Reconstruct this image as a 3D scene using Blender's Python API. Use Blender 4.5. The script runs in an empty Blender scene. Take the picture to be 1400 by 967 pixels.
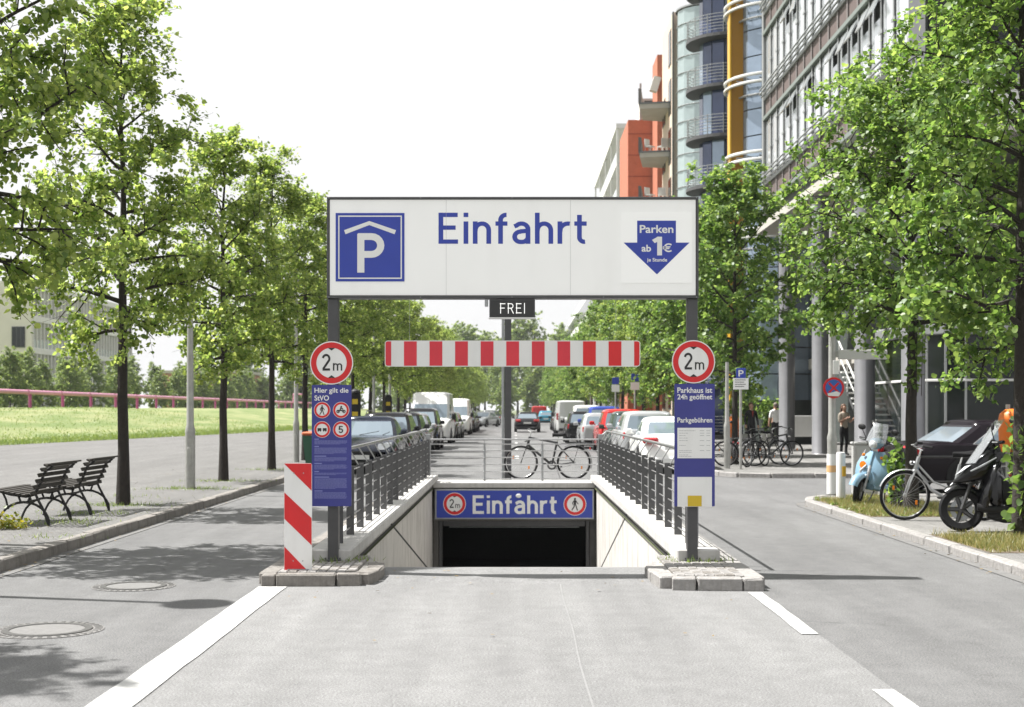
import bpy, math, random
import numpy as np
from mathutils import Matrix, Vector, Euler
R = math.radians
PI = math.pi
random.seed(11)
sc = bpy.context.scene
COL = sc.collection

# ---------------------------------------------------------------- camera, sky, sun, exposure
CAMH, FPX, VX, VY = 1.6, 1944.0, 703.0, 560.0        # eye height, focal length and horizon in photo pixels
cam_d = bpy.data.cameras.new('camera')
cam = bpy.data.objects.new('camera', cam_d)
COL.objects.link(cam)
cam.location = (0, 0, CAMH)
cam.rotation_euler = (R(90), 0, 0)
cam_d.lens, cam_d.sensor_width = 50.0, 36.0
cam_d.shift_x, cam_d.shift_y = -(VX-700)/1400.0, (VY-483.5)/1400.0
cam_d.clip_start, cam_d.clip_end = 0.1, 6000
cam_d.dof.use_dof = True
cam_d.dof.focus_distance = 14.5
cam_d.dof.aperture_fstop = 3.2
sc.camera = cam

SUN_AZ = Vector((-1.0, 0.25, 0)).normalized()       # horizontal direction towards the sun
SUN_EL = R(60)
world = bpy.data.worlds.new('World')
sc.world = world
world.use_nodes = True
wn, wl = world.node_tree.nodes, world.node_tree.links
wn.clear()
sky = wn.new('ShaderNodeTexSky')
sky.sky_type = 'NISHITA'
sky.sun_disc = False
sky.sun_elevation = SUN_EL
sky.sun_rotation = math.atan2(SUN_AZ.x, SUN_AZ.y)
sky.air_density, sky.dust_density, sky.ozone_density = 1.0, 6.0, 1.0
hs = wn.new('ShaderNodeHueSaturation')
hs.inputs['Saturation'].default_value = 0.22          # thin milky summer overcast haze: almost colourless
hs.inputs['Value'].default_value = 1.0
wl.new(sky.outputs[0], hs.inputs['Color'])
wm = wn.new('ShaderNodeMix'); wm.data_type = 'RGBA'
wm.inputs['Factor'].default_value = 0.86
wl.new(hs.outputs[0], wm.inputs[6])
wm.inputs[7].default_value = (4.65, 4.65, 4.67, 1)     # even high veil
bg = wn.new('ShaderNodeBackground')
bg.inputs['Strength'].default_value = 0.096
wl.new(wm.outputs[2], bg.inputs['Color'])
wo = wn.new('ShaderNodeOutputWorld')
wl.new(bg.outputs[0], wo.inputs['Surface'])

sd = bpy.data.lights.new('sun', 'SUN')
sd.energy = 4.5
sd.angle = R(0.6)
sd.color = (1.0, 0.975, 0.94)
sun = bpy.data.objects.new('sun', sd)
COL.objects.link(sun)
to_sun = Vector((SUN_AZ.x*math.cos(SUN_EL), SUN_AZ.y*math.cos(SUN_EL), math.sin(SUN_EL)))
sun.rotation_euler = to_sun.to_track_quat('Z', 'Y').to_euler()
sun.location = (-20, 5, 40)

sc.render.engine = 'CYCLES'
sc.view_settings.view_transform = 'Standard'
sc.view_settings.look = 'None'
sc.view_settings.gamma = 1.0
sc.view_settings.exposure = 1.24
sc.view_settings.use_curve_mapping = False
sc.cycles.max_bounces = 8
sc.cycles.transparent_max_bounces = 16
sc.cycles.caustics_reflective = False
sc.cycles.caustics_refractive = False
sc.cycles.volume_bounces = 0
sc.cycles.use_denoising = True
sc.cycles.sample_clamp_indirect = 6.0

# ---------------------------------------------------------------- mesh helpers
def pX(px, d): return (px-VX)*d/FPX
def pZ(py, d): return CAMH-(py-VY)*d/FPX

class MB:
    def __init__(s):
        s.v = []; s.f = []; s.m = []
    def add(s, vs, fs, m=0):
        b = len(s.v)
        s.v.extend([tuple(p) for p in vs])
        for f in fs:
            s.f.append(tuple(b+i for i in f)); s.m.append(m)
        return s
    def box(s, c, d, m=0, rot=None, b=0.0):
        hx, hy, hz = d[0]/2, d[1]/2, d[2]/2
        if b > 0:
            b = min(b, hx*.9, hy*.9, hz*.9)
            vs = []; idx = {}
            for sx in (-1, 1):
                for sy in (-1, 1):
                    for sz in (-1, 1):
                        for a in range(3):
                            p = [sx*(hx-b), sy*(hy-b), sz*(hz-b)]
                            p[a] = (sx*hx, sy*hy, sz*hz)[a]
                            idx[(sx, sy, sz, a)] = len(vs); vs.append(p)
            fs = []
            def q(keys, n):
                ids = [idx[k] for k in keys]
                c0 = sum((Vector(vs[i]) for i in ids), Vector())/len(ids)
                nn = (Vector(vs[ids[1]])-Vector(vs[ids[0]])).cross(Vector(vs[ids[2]])-Vector(vs[ids[0]]))
                if nn.dot(c0) < 0: ids.reverse()
                fs.append(ids)
            for a in range(3):
                o1, o2 = (a+1) % 3, (a+2) % 3
                for sg in (-1, 1):
                    ks = []
                    for u, w in ((-1, -1), (1, -1), (1, 1), (-1, 1)):
                        k = [0, 0, 0]; k[a] = sg; k[o1] = u; k[o2] = w
                        ks.append((*k, a))
                    q(ks, None)
                for u in (-1, 1):
                    for w in (-1, 1):
                        k0 = [0, 0, 0]; k0[o1] = u; k0[o2] = w
                        ka = k0[:]; ka[a] = -1; kb = k0[:]; kb[a] = 1
                        q([(*ka, o1), (*kb, o1), (*kb, o2), (*ka, o2)], None)
            for sx in (-1, 1):
                for sy in (-1, 1):
                    for sz in (-1, 1):
                        q([(sx, sy, sz, 0), (sx, sy, sz, 1), (sx, sy, sz, 2)], None)
        else:
            vs = [(-hx,-hy,-hz),(hx,-hy,-hz),(hx,hy,-hz),(-hx,hy,-hz),(-hx,-hy,hz),(hx,-hy,hz),(hx,hy,hz),(-hx,hy,hz)]
            fs = [(0,3,2,1),(4,5,6,7),(0,1,5,4),(1,2,6,5),(2,3,7,6),(3,0,4,7)]
        c = Vector(c)
        vs = [(rot @ Vector(p) if rot else Vector(p))+c for p in vs]
        return s.add(vs, fs, m)
    def bb(s, x0, x1, y0, y1, z0, z1, m=0, b=0.0):
        return s.box(((x0+x1)/2, (y0+y1)/2, (z0+z1)/2), (abs(x1-x0), abs(y1-y0), abs(z1-z0)), m, None, b)
    def tube(s, pts, r, n=8, m=0, closed=False, caps=True, squash=1.0):
        pts = [Vector(p) for p in pts]; k = len(pts)
        rs = list(r) if hasattr(r, '__len__') else [r]*k
        T = []
        for i in range(k):
            a = pts[(i-1) % k] if (closed or i > 0) else pts[i]
            c = pts[(i+1) % k] if (closed or i < k-1) else pts[i]
            t = c-a
            T.append(t.normalized() if t.length > 1e-9 else Vector((0, 0, 1)))
        up = Vector((0, 0, 1)) if abs(T[0].z) < .9 else Vector((0, 1, 0))
        nrm = (up-T[0]*up.dot(T[0])).normalized()
        vs = []
        for i in range(k):
            nrm = nrm-T[i]*nrm.dot(T[i])
            nrm = nrm.normalized() if nrm.length > 1e-6 else T[i].orthogonal().normalized()
            bi = T[i].cross(nrm)
            for j in range(n):
                a = 2*PI*j/n
                vs.append(pts[i]+nrm*(rs[i]*math.cos(a))+bi*(rs[i]*squash*math.sin(a)))
        fs = []
        for i in range(k if closed else k-1):
            i2 = (i+1) % k
            for j in range(n):
                j2 = (j+1) % n
                fs.append((i*n+j, i*n+j2, i2*n+j2, i2*n+j))
        if caps and not closed:
            fs.append(tuple(reversed(range(n))))
            fs.append(tuple((k-1)*n+j for j in range(n)))
        return s.add(vs, fs, m)
    def cyl(s, p0, p1, r0, r1=None, n=12, m=0, caps=True):
        return s.tube([p0, p1], [r0, r0 if r1 is None else r1], n, m, caps=caps)
    def lathe(s, prof, o=(0, 0, 0), n=24, m=0, axis='Z', a0=0, a1=2*PI, caps=False):
        full = abs(a1-a0-2*PI) < 1e-6
        k = n if full else n+1
        vs = []
        o = Vector(o)
        for r, h in prof:
            for j in range(k):
                a = a0+(a1-a0)*j/n
                x, y = r*math.cos(a), r*math.sin(a)
                p = {'Z': (x, y, h), 'Y': (x, -h, y), 'X': (h, x, y)}[axis]
                vs.append(o+Vector(p))
        fs = []
        for i in range(len(prof)-1):
            for j in range(n):
                j2 = (j+1) % k
                fs.append((i*k+j, i*k+j2, (i+1)*k+j2, (i+1)*k+j))
        if caps:
            fs.append(tuple(reversed(range(k)))); fs.append(tuple((len(prof)-1)*k+j for j in range(k)))
        return s.add(vs, fs, m)
    def prism(s, pts, t, m=0, plane='XZ', at=0.0):
        # polygon (u,v) in a plane, thickness t along the third axis from `at`
        def mk(u, v, w): return {'XZ': (u, w, v), 'XY': (u, v, w), 'YZ': (w, u, v)}[plane]
        area = sum(pts[i][0]*pts[(i+1) % len(pts)][1]-pts[(i+1) % len(pts)][0]*pts[i][1] for i in range(len(pts)))
        p = list(pts) if area > 0 else list(reversed(pts))
        n = len(p)
        a = [mk(u, v, at) for u, v in p]; c = [mk(u, v, at+t) for u, v in p]
        fs = [tuple(range(n)), tuple(reversed(range(n, 2*n)))]
        for i in range(n):
            j = (i+1) % n
            fs.append((j, i, n+i, n+j))
        flip = (plane == 'XZ') != (t > 0)
        # orient: for XZ with t>0 (away along +Y) the front face must look to -Y
        if flip: fs = [tuple(reversed(f)) for f in fs]
        return s.add(a+c, fs, m)
    def loft(s, rings, m=0, caps=True, closed=True):
        n = len(rings[0]); vs = [p for r in rings for p in r]; fs = []
        for i in range(len(rings)-1):
            for j in range(n if closed else n-1):
                j2 = (j+1) % n
                fs.append((i*n+j, i*n+j2, (i+1)*n+j2, (i+1)*n+j))
        if caps:
            fs.append(tuple(reversed(range(n)))); fs.append(tuple((len(rings)-1)*n+j for j in range(n)))
        return s.add(vs, fs, m)
    def sphere(s, c, r, n=12, k=8, m=0, sq=(1, 1, 1)):
        prof = [(max(1e-4, math.sin(PI*i/k)), -math.cos(PI*i/k)) for i in range(k+1)]
        vs = []; c = Vector(c)
        for rr, h in prof:
            for j in range(n):
                a = 2*PI*j/n
                vs.append(c+Vector((rr*math.cos(a)*r*sq[0], rr*math.sin(a)*r*sq[1], h*r*sq[2])))
        fs = []
        for i in range(k):
            for j in range(n):
                j2 = (j+1) % n
                fs.append((i*n+j, i*n+j2, (i+1)*n+j2, (i+1)*n+j))
        return s.add(vs, fs, m)
    def quad(s, a, b, c, d, m=0): return s.add([a, b, c, d], [(0, 1, 2, 3)], m)
    def mesh(s, name, mats, smooth=None):
        me = bpy.data.meshes.new(name)
        me.from_pydata(s.v, [], s.f)
        for q in (mats if isinstance(mats, (list, tuple)) else [mats]): me.materials.append(q)
        me.polygons.foreach_set('material_index', s.m)
        if smooth is not None:
            me.polygons.foreach_set('use_smooth', [True]*len(me.polygons))
            me.set_sharp_from_angle(angle=R(smooth))
        me.update()
        return me
    def build(s, name, mats, parent=None, smooth=None, loc=None, rot=None):
        return link(name, s.mesh(name, mats, smooth), parent, loc, rot)

def link(name, me, parent=None, loc=None, rot=None):
    o = bpy.data.objects.new(name, me)
    COL.objects.link(o)
    if parent: o.parent = parent
    if loc: o.location = loc
    if rot: o.rotation_euler = rot
    return o
def thing(name, label, cat, loc=(0, 0, 0), rotz=0.0, group=None):
    o = bpy.data.objects.new(name, None)
    COL.objects.link(o)
    o.empty_display_size = .2
    o.location = loc; o.rotation_euler = (0, 0, rotz)
    return tag(o, label, cat, group)
def tag(o, label=None, cat=None, group=None, kind=None):
    if label: o['label'] = label
    if cat: o['category'] = cat
    if group: o['group'] = group
    if kind: o['kind'] = kind
    return o
def copy_tree(o, parent=None):
    c = o.copy(); COL.objects.link(c); c.parent = parent
    for ch in list(o.children): copy_tree(ch, c)
    return c

# ---------------------------------------------------------------- materials
MC = {}
def mat(name, col, rough=.6, metal=0.0, var=0.0, vs=4.0, bump=0.0, bs=60.0, spec=.5, coat=0.0, emit=None, dirt=0.0, alpha=None):
    if name in MC: return MC[name]
    m = bpy.data.materials.new(name); m.use_nodes = True
    N, L = m.node_tree.nodes, m.node_tree.links
    p = N['Principled BSDF']
    p.inputs['Base Color'].default_value = (*col, 1)
    p.inputs['Roughness'].default_value = rough
    p.inputs['Metallic'].default_value = metal
    p.inputs['Specular IOR Level'].default_value = spec
    if coat: p.inputs['Coat Weight'].default_value = coat; p.inputs['Coat Roughness'].default_value = .05
    if emit: p.inputs['Emission Color'].default_value = (*col, 1); p.inputs['Emission Strength'].default_value = emit
    if alpha is not None: p.inputs['Alpha'].default_value = alpha
    tc = N.new('ShaderNodeTexCoord')
    if var or dirt:
        nz = N.new('ShaderNodeTexNoise'); nz.inputs['Scale'].default_value = vs; nz.inputs['Detail'].default_value = 6; nz.inputs['Roughness'].default_value = .65
        L.new(tc.outputs['Object'], nz.inputs['Vector'])
        rp = N.new('ShaderNodeMapRange')
        rp.inputs[1].default_value = .3; rp.inputs[2].default_value = .7
        rp.inputs[3].default_value = 1-var; rp.inputs[4].default_value = 1+var
        L.new(nz.outputs['Fac'], rp.inputs[0])
        mx = N.new('ShaderNodeVectorMath'); mx.operation = 'SCALE'
        mx.inputs[0].default_value = col
        L.new(rp.outputs[0], mx.inputs['Scale'])
        out = mx.outputs[0]
        if dirt:
            n2 = N.new('ShaderNodeTexNoise'); n2.inputs['Scale'].default_value = vs*.6; n2.inputs['Detail'].default_value = 8
            mp = N.new('ShaderNodeMapping'); mp.inputs['Scale'].default_value = (3, 3, .5)
            L.new(tc.outputs['Object'], mp.inputs[0]); L.new(mp.outputs[0], n2.inputs['Vector'])
            r2 = N.new('ShaderNodeMapRange'); r2.inputs[1].default_value = .5; r2.inputs[2].default_value = .72; r2.inputs[4].default_value = dirt
            L.new(n2.outputs['Fac'], r2.inputs[0])
            mm = N.new('ShaderNodeMix'); mm.data_type = 'RGBA'
            L.new(r2.outputs[0], mm.inputs['Factor']); L.new(out, mm.inputs[6])
            mm.inputs[7].default_value = (col[0]*.35+.02, col[1]*.33+.017, col[2]*.3+.012, 1)
            out = mm.outputs[2]
        L.new(out, p.inputs['Base Color'])
        r3 = N.new('ShaderNodeMapRange'); r3.inputs[3].default_value = max(0.02, rough-.12*min(1, var*4)); r3.inputs[4].default_value = min(1, rough+.12*min(1, var*4))
        L.new(nz.outputs['Fac'], r3.inputs[0]); L.new(r3.outputs[0], p.inputs['Roughness'])
    if bump:
        nb = N.new('ShaderNodeTexNoise'); nb.inputs['Scale'].default_value = bs; nb.inputs['Detail'].default_value = 4
        L.new(tc.outputs['Object'], nb.inputs['Vector'])
        bp = N.new('ShaderNodeBump'); bp.inputs['Strength'].default_value = bump; bp.inputs['Distance'].default_value = .02
        L.new(nb.outputs['Fac'], bp.inputs['Height']); L.new(bp.outputs[0], p.inputs['Normal'])
    MC[name] = m
    return m

def leaf_mat(name, c0, c1, trans=.4):
    m = bpy.data.materials.new(name); m.use_nodes = True
    N, L = m.node_tree.nodes, m.node_tree.links
    p = N['Principled BSDF']; o = N['Material Output']
    g = N.new('ShaderNodeNewGeometry')
    rp = N.new('ShaderNodeValToRGB')
    rp.color_ramp.elements[0].color = (*c0, 1); rp.color_ramp.elements[1].color = (*c1, 1)
    e = rp.color_ramp.elements.new(.62); e.color = (*[a*.55+b*.45 for a, b in zip(c0, c1)], 1)
    L.new(g.outputs['Random Per Island'], rp.inputs[0])
    L.new(rp.outputs[0], p.inputs['Base Color'])
    p.inputs['Roughness'].default_value = .45
    p.inputs['Specular IOR Level'].default_value = .5
    tr = N.new('ShaderNodeBsdfTranslucent')
    hsv = N.new('ShaderNodeHueSaturation'); hsv.inputs['Hue'].default_value = .485; hsv.inputs['Saturation'].default_value = 1.1; hsv.inputs['Value'].default_value = 2.1
    L.new(rp.outputs[0], hsv.inputs['Color']); L.new(hsv.outputs[0], tr.inputs['Color'])
    mx = N.new('ShaderNodeMixShader'); mx.inputs[0].default_value = trans
    L.new(p.outputs[0], mx.inputs[1]); L.new(tr.outputs[0], mx.inputs[2]); L.new(mx.outputs[0], o.inputs['Surface'])
    return m

def asphalt(name, c0, c1, seam=False, crack=0.5, paving=None):
    m = bpy.data.materials.new(name); m.use_nodes = True
    N, L = m.node_tree.nodes, m.node_tree.links
    p = N['Principled BSDF']; p.inputs['Roughness'].default_value = .8; p.inputs['Specular IOR Level'].default_value = .35
    tc = N.new('ShaderNodeTexCoord')
    def noise(scale, det=5, mapping=None, rough=.6):
        n = N.new('ShaderNodeTexNoise'); n.inputs['Scale'].default_value = scale; n.inputs['Detail'].default_value = det; n.inputs['Roughness'].default_value = rough
        if mapping:
            mp = N.new('ShaderNodeMapping'); mp.inputs['Scale'].default_value = mapping
            L.new(tc.outputs['Object'], mp.inputs[0]); L.new(mp.outputs[0], n.inputs['Vector'])
        else: L.new(tc.outputs['Object'], n.inputs['Vector'])
        return n.outputs['Fac']
    def rng(x, a, b, c, d):
        r = N.new('ShaderNodeMapRange'); L.new(x, r.inputs[0])
        for i, q in enumerate((a, b, c, d)): r.inputs[i+1].default_value = q
        return r.outputs[0]
    def mathn(op, a, b):
        k = N.new('ShaderNodeMath'); k.operation = op
        for i, q in enumerate((a, b)):
            if isinstance(q, (int, float)): k.inputs[i].default_value = q
            else: L.new(q, k.inputs[i])
        return k.outputs[0]
    def mix(f, a, b):
        k = N.new('ShaderNodeMix'); k.data_type = 'RGBA'
        L.new(f, k.inputs['Factor'])
        for i, q in ((6, a), (7, b)):
            if isinstance(q, tuple): k.inputs[i].default_value = (*q, 1)
            else: L.new(q, k.inputs[i])
        return k.outputs[2]
    big = rng(noise(.8, 7, (1, .30, 1), .7), .34, .68, 0, 1)
    base = mix(big, c0, c1)
    mid = rng(noise(5, 6), .3, .7, .90, 1.10)
    fine = rng(noise(75, 3, None, .8), .40, .60, .62, 1.38)
    sc1 = N.new('ShaderNodeVectorMath'); sc1.operation = 'SCALE'
    L.new(base, sc1.inputs[0]); L.new(mathn('MULTIPLY', mid, fine), sc1.inputs['Scale'])
    col = sc1.outputs[0]
    h = fine
    trk = rng(noise(1.3, 3, (1.6, .05, 1)), .35, .65, .90, 1.07)
    sc2 = N.new('ShaderNodeVectorMath'); sc2.operation = 'SCALE'; L.new(col, sc2.inputs[0]); L.new(trk, sc2.inputs['Scale']); col = sc2.outputs[0]
    # dark oil spots
    sp = rng(noise(1.9, 3), .70, .78, 0, .35)
    col = mix(sp, col, (c0[0]*.45, c0[1]*.45, c0[2]*.45))
    # pale wear marks
    pw = rng(noise(3.2, 6, (.5, 2.2, 1)), .66, .76, 0, .45)
    col = mix(pw, col, (c1[0]*1.5, c1[1]*1.5, c1[2]*1.5))
    if crack:
        v = N.new('ShaderNodeTexVoronoi'); v.feature = 'DISTANCE_TO_EDGE'; v.inputs['Scale'].default_value = .33
        nd = N.new('ShaderNodeTexNoise'); nd.inputs['Scale'].default_value = 2.0; nd.inputs['Detail'].default_value = 5
        L.new(tc.outputs['Object'], nd.inputs['Vector'])
        va = N.new('ShaderNodeVectorMath'); va.operation = 'MULTIPLY_ADD'; va.inputs[1].default_value = (.8, .8, 0)
        L.new(nd.outputs['Color'], va.inputs[0]); L.new(tc.outputs['Object'], va.inputs[2]); L.new(va.outputs[0], v.inputs['Vector'])
        ck = rng(v.outputs['Distance'], .002, .007, 1, 0)
        ck = mathn('MULTIPLY', ck, rng(noise(.4, 2), .56, .6, 0, crack))
        col = mix(ck, col, (.04, .04, .04))
        h = mathn('SUBTRACT', h, ck)
    if paving:
        b = N.new('ShaderNodeTexBrick'); b.inputs['Scale'].default_value = 1.0
        b.inputs['Brick Width'].default_value, b.inputs['Row Height'].default_value = paving
        b.inputs['Mortar Size'].default_value = .006; b.inputs['Mortar Smooth'].default_value = .3
        b.inputs['Color1'].default_value = (1, 1, 1, 1); b.inputs['Color2'].default_value = (.8, .8, .8, 1); b.inputs['Mortar'].default_value = (.45, .43, .4, 1)
        L.new(tc.outputs['Object'], b.inputs['Vector'])
        k = N.new('ShaderNodeMix'); k.data_type = 'RGBA'; k.blend_type = 'MULTIPLY'; k.inputs['Factor'].default_value = .8
        L.new(col, k.inputs[6]); L.new(b.outputs['Color'], k.inputs[7]); col = k.outputs[2]
        h = mathn('SUBTRACT', h, b.outputs['Fac'])
    L.new(col, p.inputs['Base Color'])
    bp = N.new('ShaderNodeBump'); bp.inputs['Strength'].default_value = .35; bp.inputs['Distance'].default_value = .006
    L.new(h, bp.inputs['Height']); L.new(bp.outputs[0], p.inputs['Normal'])
    return m

M_road = asphalt('asphalt', (.108, .108, .108), (.152, .152, .151), crack=.5)
M_lane = asphalt('asphalt_lane', (.156, .156, .155), (.196, .196, .194), crack=0)
M_pave = asphalt('small_paving', (.13, .128, .124), (.17, .167, .162), crack=0, paving=(.1, .1))
M_plaza = asphalt('slab_paving', (.17, .166, .158), (.23, .225, .215), crack=0, paving=(.5, .35))
M_paint = mat('road_paint', (.44, .44, .43), .7, var=.12, vs=9, dirt=.35, bump=.2, bs=120)
M_granite = mat('granite', (.27, .26, .25), .8, var=.22, vs=14, bump=.5, bs=50, dirt=.4)
M_granite2 = mat('granite_brown', (.20, .186, .17), .8, var=.25, vs=11, bump=.5, bs=45, dirt=.5)
M_conc = mat('concrete', (.52, .50, .47), .8, var=.10, vs=3, bump=.25, bs=30, dirt=.6)
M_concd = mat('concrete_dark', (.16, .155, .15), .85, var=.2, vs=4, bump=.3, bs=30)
M_coping = mat('coping_stone', (.46, .45, .435), .75, var=.1, vs=6, bump=.25, bs=40, dirt=.25)
M_joint = mat('joint_filler', (.03, .03, .03), .8)
M_dark = mat('dark_interior', (.012, .012, .013), .9)
M_soil = mat('soil', (.14, .11, .08), .95, var=.3, vs=6, bump=.8, bs=25)
M_steel_d = mat('painted_steel_dark', (.075, .075, .078), .45, .3, var=.12, vs=8)
M_steel_g = mat('galvanised_steel', (.34, .35, .36), .42, .75, var=.15, vs=9)
M_steel_b = mat('steel_bar', (.42, .42, .42), .35, .85, var=.1, vs=12)
M_white = mat('sign_white', (.72, .72, .71), .35, var=.03, vs=2.5, dirt=.13)
M_white2 = mat('sticker_white', (.78, .78, .77), .3, var=.02, vs=4, dirt=.10)
M_blue = mat('sign_blue', (.024, .050, .36), .35, var=.05, vs=3)
M_blue2 = mat('panel_blue', (.038, .042, .235), .45, var=.08, vs=4)
M_red = mat('sign_red', (.62, .012, .016), .35, var=.06, vs=6, dirt=.12)
M_redf = mat('faded_red', (.62, .028, .048), .4, var=.08, vs=4, dirt=.12)
M_black = mat('sign_black', (.012, .012, .013), .4)
M_rubber = mat('rubber', (.012, .012, .013), .8, var=.2, vs=20, spec=.2)
M_chrome = mat('chrome', (.7, .7, .7), .15, 1.0)
M_pole = mat('lamp_pole_grey', (.36, .36, .34), .5, .35, var=.15, vs=7, dirt=.2)
# ---------------------------------------------------------------- ground, road, ramp
HX, HY0, HY1 = 1.66, 14.3, 29.55                    # ramp opening
def rects_with_hole(mb, x0, x1, y0, y1, z, m=0):
    for (a, b, c, d) in ((x0, x1, y0, HY0), (x0, x1, HY1, y1), (x0, -HX, HY0, HY1), (HX, x1, HY0, HY1)):
        mb.quad((a, c, z), (b, c, z), (b, d, z), (a, d, z), m)
g = MB(); rects_with_hole(g, -2500, 2500, -60, 5000, -.03)
tag(g.build('ground', mat('far_ground', (.10, .12, .05), .95, var=.3, vs=.05)), kind='structure')
KX0, KX1 = -5.1, 4.9
rd = MB()
for (a, b, c, d) in ((KX0-.1, -2.3, -8, HY0), (2.17, KX1+.2, -8, HY0), (KX0-.1, -HX, HY0, HY1), (HX, KX1+.2, HY0, HY1), (KX0-.1, KX1+.2, HY1, 420)):
    rd.quad((a, c, 0), (b, c, 0), (b, d, 0), (a, d, 0))
rd.quad((KX1+.2, 24, 0), (160, 24, 0), (160, 34, 0), (KX1+.2, 34, 0))
tag(rd.build('road', M_road), kind='structure')
# middle lane that leads into the garage, its crest rolling over into the ramp
ln = MB()
xs = [-2.3, -1.66, -.9, 0, .06, .9, 1.66, 2.17]
rows = [(-8, 0.0), (6, 0.0), (12.9, .0), (13.6, .012), (14.3, .004)]
for i in range(len(rows)-1):
    for j in range(len(xs)-1):
        (y0, z0), (y1, z1) = rows[i], rows[i+1]
        e0 = 0 if j == 0 else 1; e1 = 0 if j == len(xs)-2 else 1
        ln.quad((xs[j], y0, z0*e0), (xs[j+1], y0, z0*e1), (xs[j+1], y1, z1*e1), (xs[j], y1, z1*e0))
lane = tag(ln.build('garage_lane', M_lane, smooth=40), kind='structure')
sm = MB()       # tar seam along the lane
random.seed(4)
for i in range(26):
    y0 = 6.5+i*.25; xw = .42+.03*math.sin(i*.5)*.2
    xv = .42+.03*math.sin((i+1)*.5)*.2
    sm.quad((xw-.006, y0, .004), (xw+.006, y0, .004), (xv+.006, y0+.25, .004), (xv-.006, y0+.25, .004))
sm.build('seam', mat('seam_filler', (.20, .20, .198), .7, var=.2, vs=20), lane)
rp = MB()
prev = None
prof = [(14.3, .004), (14.55, -.012), (14.9, -.06), (15.4, -.16), (17, -.50), (22, -1.5), (28, -2.70), (30, -2.95), (36, -3.0), (44, -3.0)]
for i in range(len(prof)-1):
    (y0, z0), (y1, z1) = prof[i], prof[i+1]
    rp.quad((-HX, y0, z0), (HX, y0, z0), (HX, y1, z1), (-HX, y1, z1))
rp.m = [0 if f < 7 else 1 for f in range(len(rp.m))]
tag(rp.build('ramp', [mat('ramp_concrete', (.185, .184, .182), .85, var=.12, vs=3, bump=.4, bs=60), mat('garage_floor_dark', (.012, .012, .012), .9)], smooth=40), kind='structure')  # floor inside is near black: the dark of the garage is painted in

# painted lines
def line(name, x0, x1, y0, y1, label):
    random.seed(int(y0*10)); n = max(2, int((y1-y0)/.35)); mb = MB()
    L = [(x0+random.uniform(-.006, .006), y0+(y1-y0)*i/n) for i in range(n+1)]
    Q = [(x1+random.uniform(-.006, .006), y0+(y1-y0)*i/n) for i in range(n+1)]
    for i in range(n): mb.quad((*L[i], .0065), (*Q[i], .0065), (*Q[i+1], .0065), (*L[i+1], .0065))
    tag(mb.build(name, M_paint), kind='structure')
line('road_marking', -2.30, -2.05, 2.0, 12.8, '')
line('road_marking', 2.04, 2.165, 10.1, 12.4, '')
line('road_marking', 2.04, 2.165, 5.8, 8.1, '')
for i, y in enumerate((46, 56, 66, 76, 86, 96)):
    line('road_marking', -.06+.1, .06+.1, y, y+3, '')

# ---- kerbs: bed strip with individual stones
kst = {}
def kerb_stone_mesh(L, mt, k=0, w=.15, h=.30):
    key = (round(L, 2), mt.name, k)
    if key not in kst:
        mb = MB(); random.seed(k*7+3)
        mb.box((0, 0, 0), (w, L, h), b=.018)
        mb.v = [(x+random.uniform(-.006, .006), y, z+random.uniform(-.006, .006)) for x, y, z in mb.v]
        kst[key] = mb.mesh('kerb_stone', mt)
    return kst[key]
def kerb(name, path, top, mt, step=1.0, limit=60.0, w=.15):
    """stones along a polyline (x,y); beyond `limit` along the path they are one part"""
    bed = MB(); far = MB()
    root = None; pts = [Vector((*p, 0)) for p in path]
    d = 0; stones = []
    for a, b in zip(pts[:-1], pts[1:]):
        Lg = (b-a).length; n = max(1, round(Lg/step)); t = (b-a)/n
        ang = math.atan2(-t.x, t.y)
        nr = Vector((-t.y, t.x, 0)).normalized()
        bed.add([a+nr*.22+Vector((0, 0, .006)), a-nr*.22+Vector((0, 0, .006)), b-nr*.22+Vector((0, 0, .006)), b+nr*.22+Vector((0, 0, .006))], [(0, 1, 2, 3)])
        for i in range(n):
            c = a+t*(i+.5); stones.append((c, ang, t.length-.012))
    root = tag(bed.build(name, mat('gutter', (.14, .138, .135), .85, var=.2, vs=8, bump=.3)), kind='structure')
    random.seed(len(path)*31+int(path[0][1]))
    far_used = False
    for k, (c, ang, Lg) in enumerate(stones):
        zz = top-.15+random.uniform(-.006, .006)
        if c.y < limit:
            o = link('kerb_stone', kerb_stone_mesh(Lg, mt, k % 4, w), root, (c.x+random.uniform(-.006, .006), c.y, zz), (0, 0, ang+random.uniform(-.004, .004)))
        else:
            far_used = True
            far.box((c.x, c.y, zz), (w, Lg, .3), rot=Matrix.Rotation(ang, 3, 'Z'), b=.012)
    if far_used: tag(far.build('far_kerb_stones', mt, root), kind='stuff')
    return root
kerb('kerb', [(KX0, 4), (KX0, 260)], .125, M_granite2)
arc = [(KX1, y) for y in (4, 23.6)]
kerb('kerb', arc+[(5.05, 24.3), (5.45, 24.9), (6.1, 25.2), (40, 25.2)], .10, M_granite)
kerb('kerb', [(40, 33.2), (6.0, 33.2), (5.3, 33.5), (4.98, 34.2), (4.9, 35), (4.9, 260)], .11, M_granite)

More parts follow.
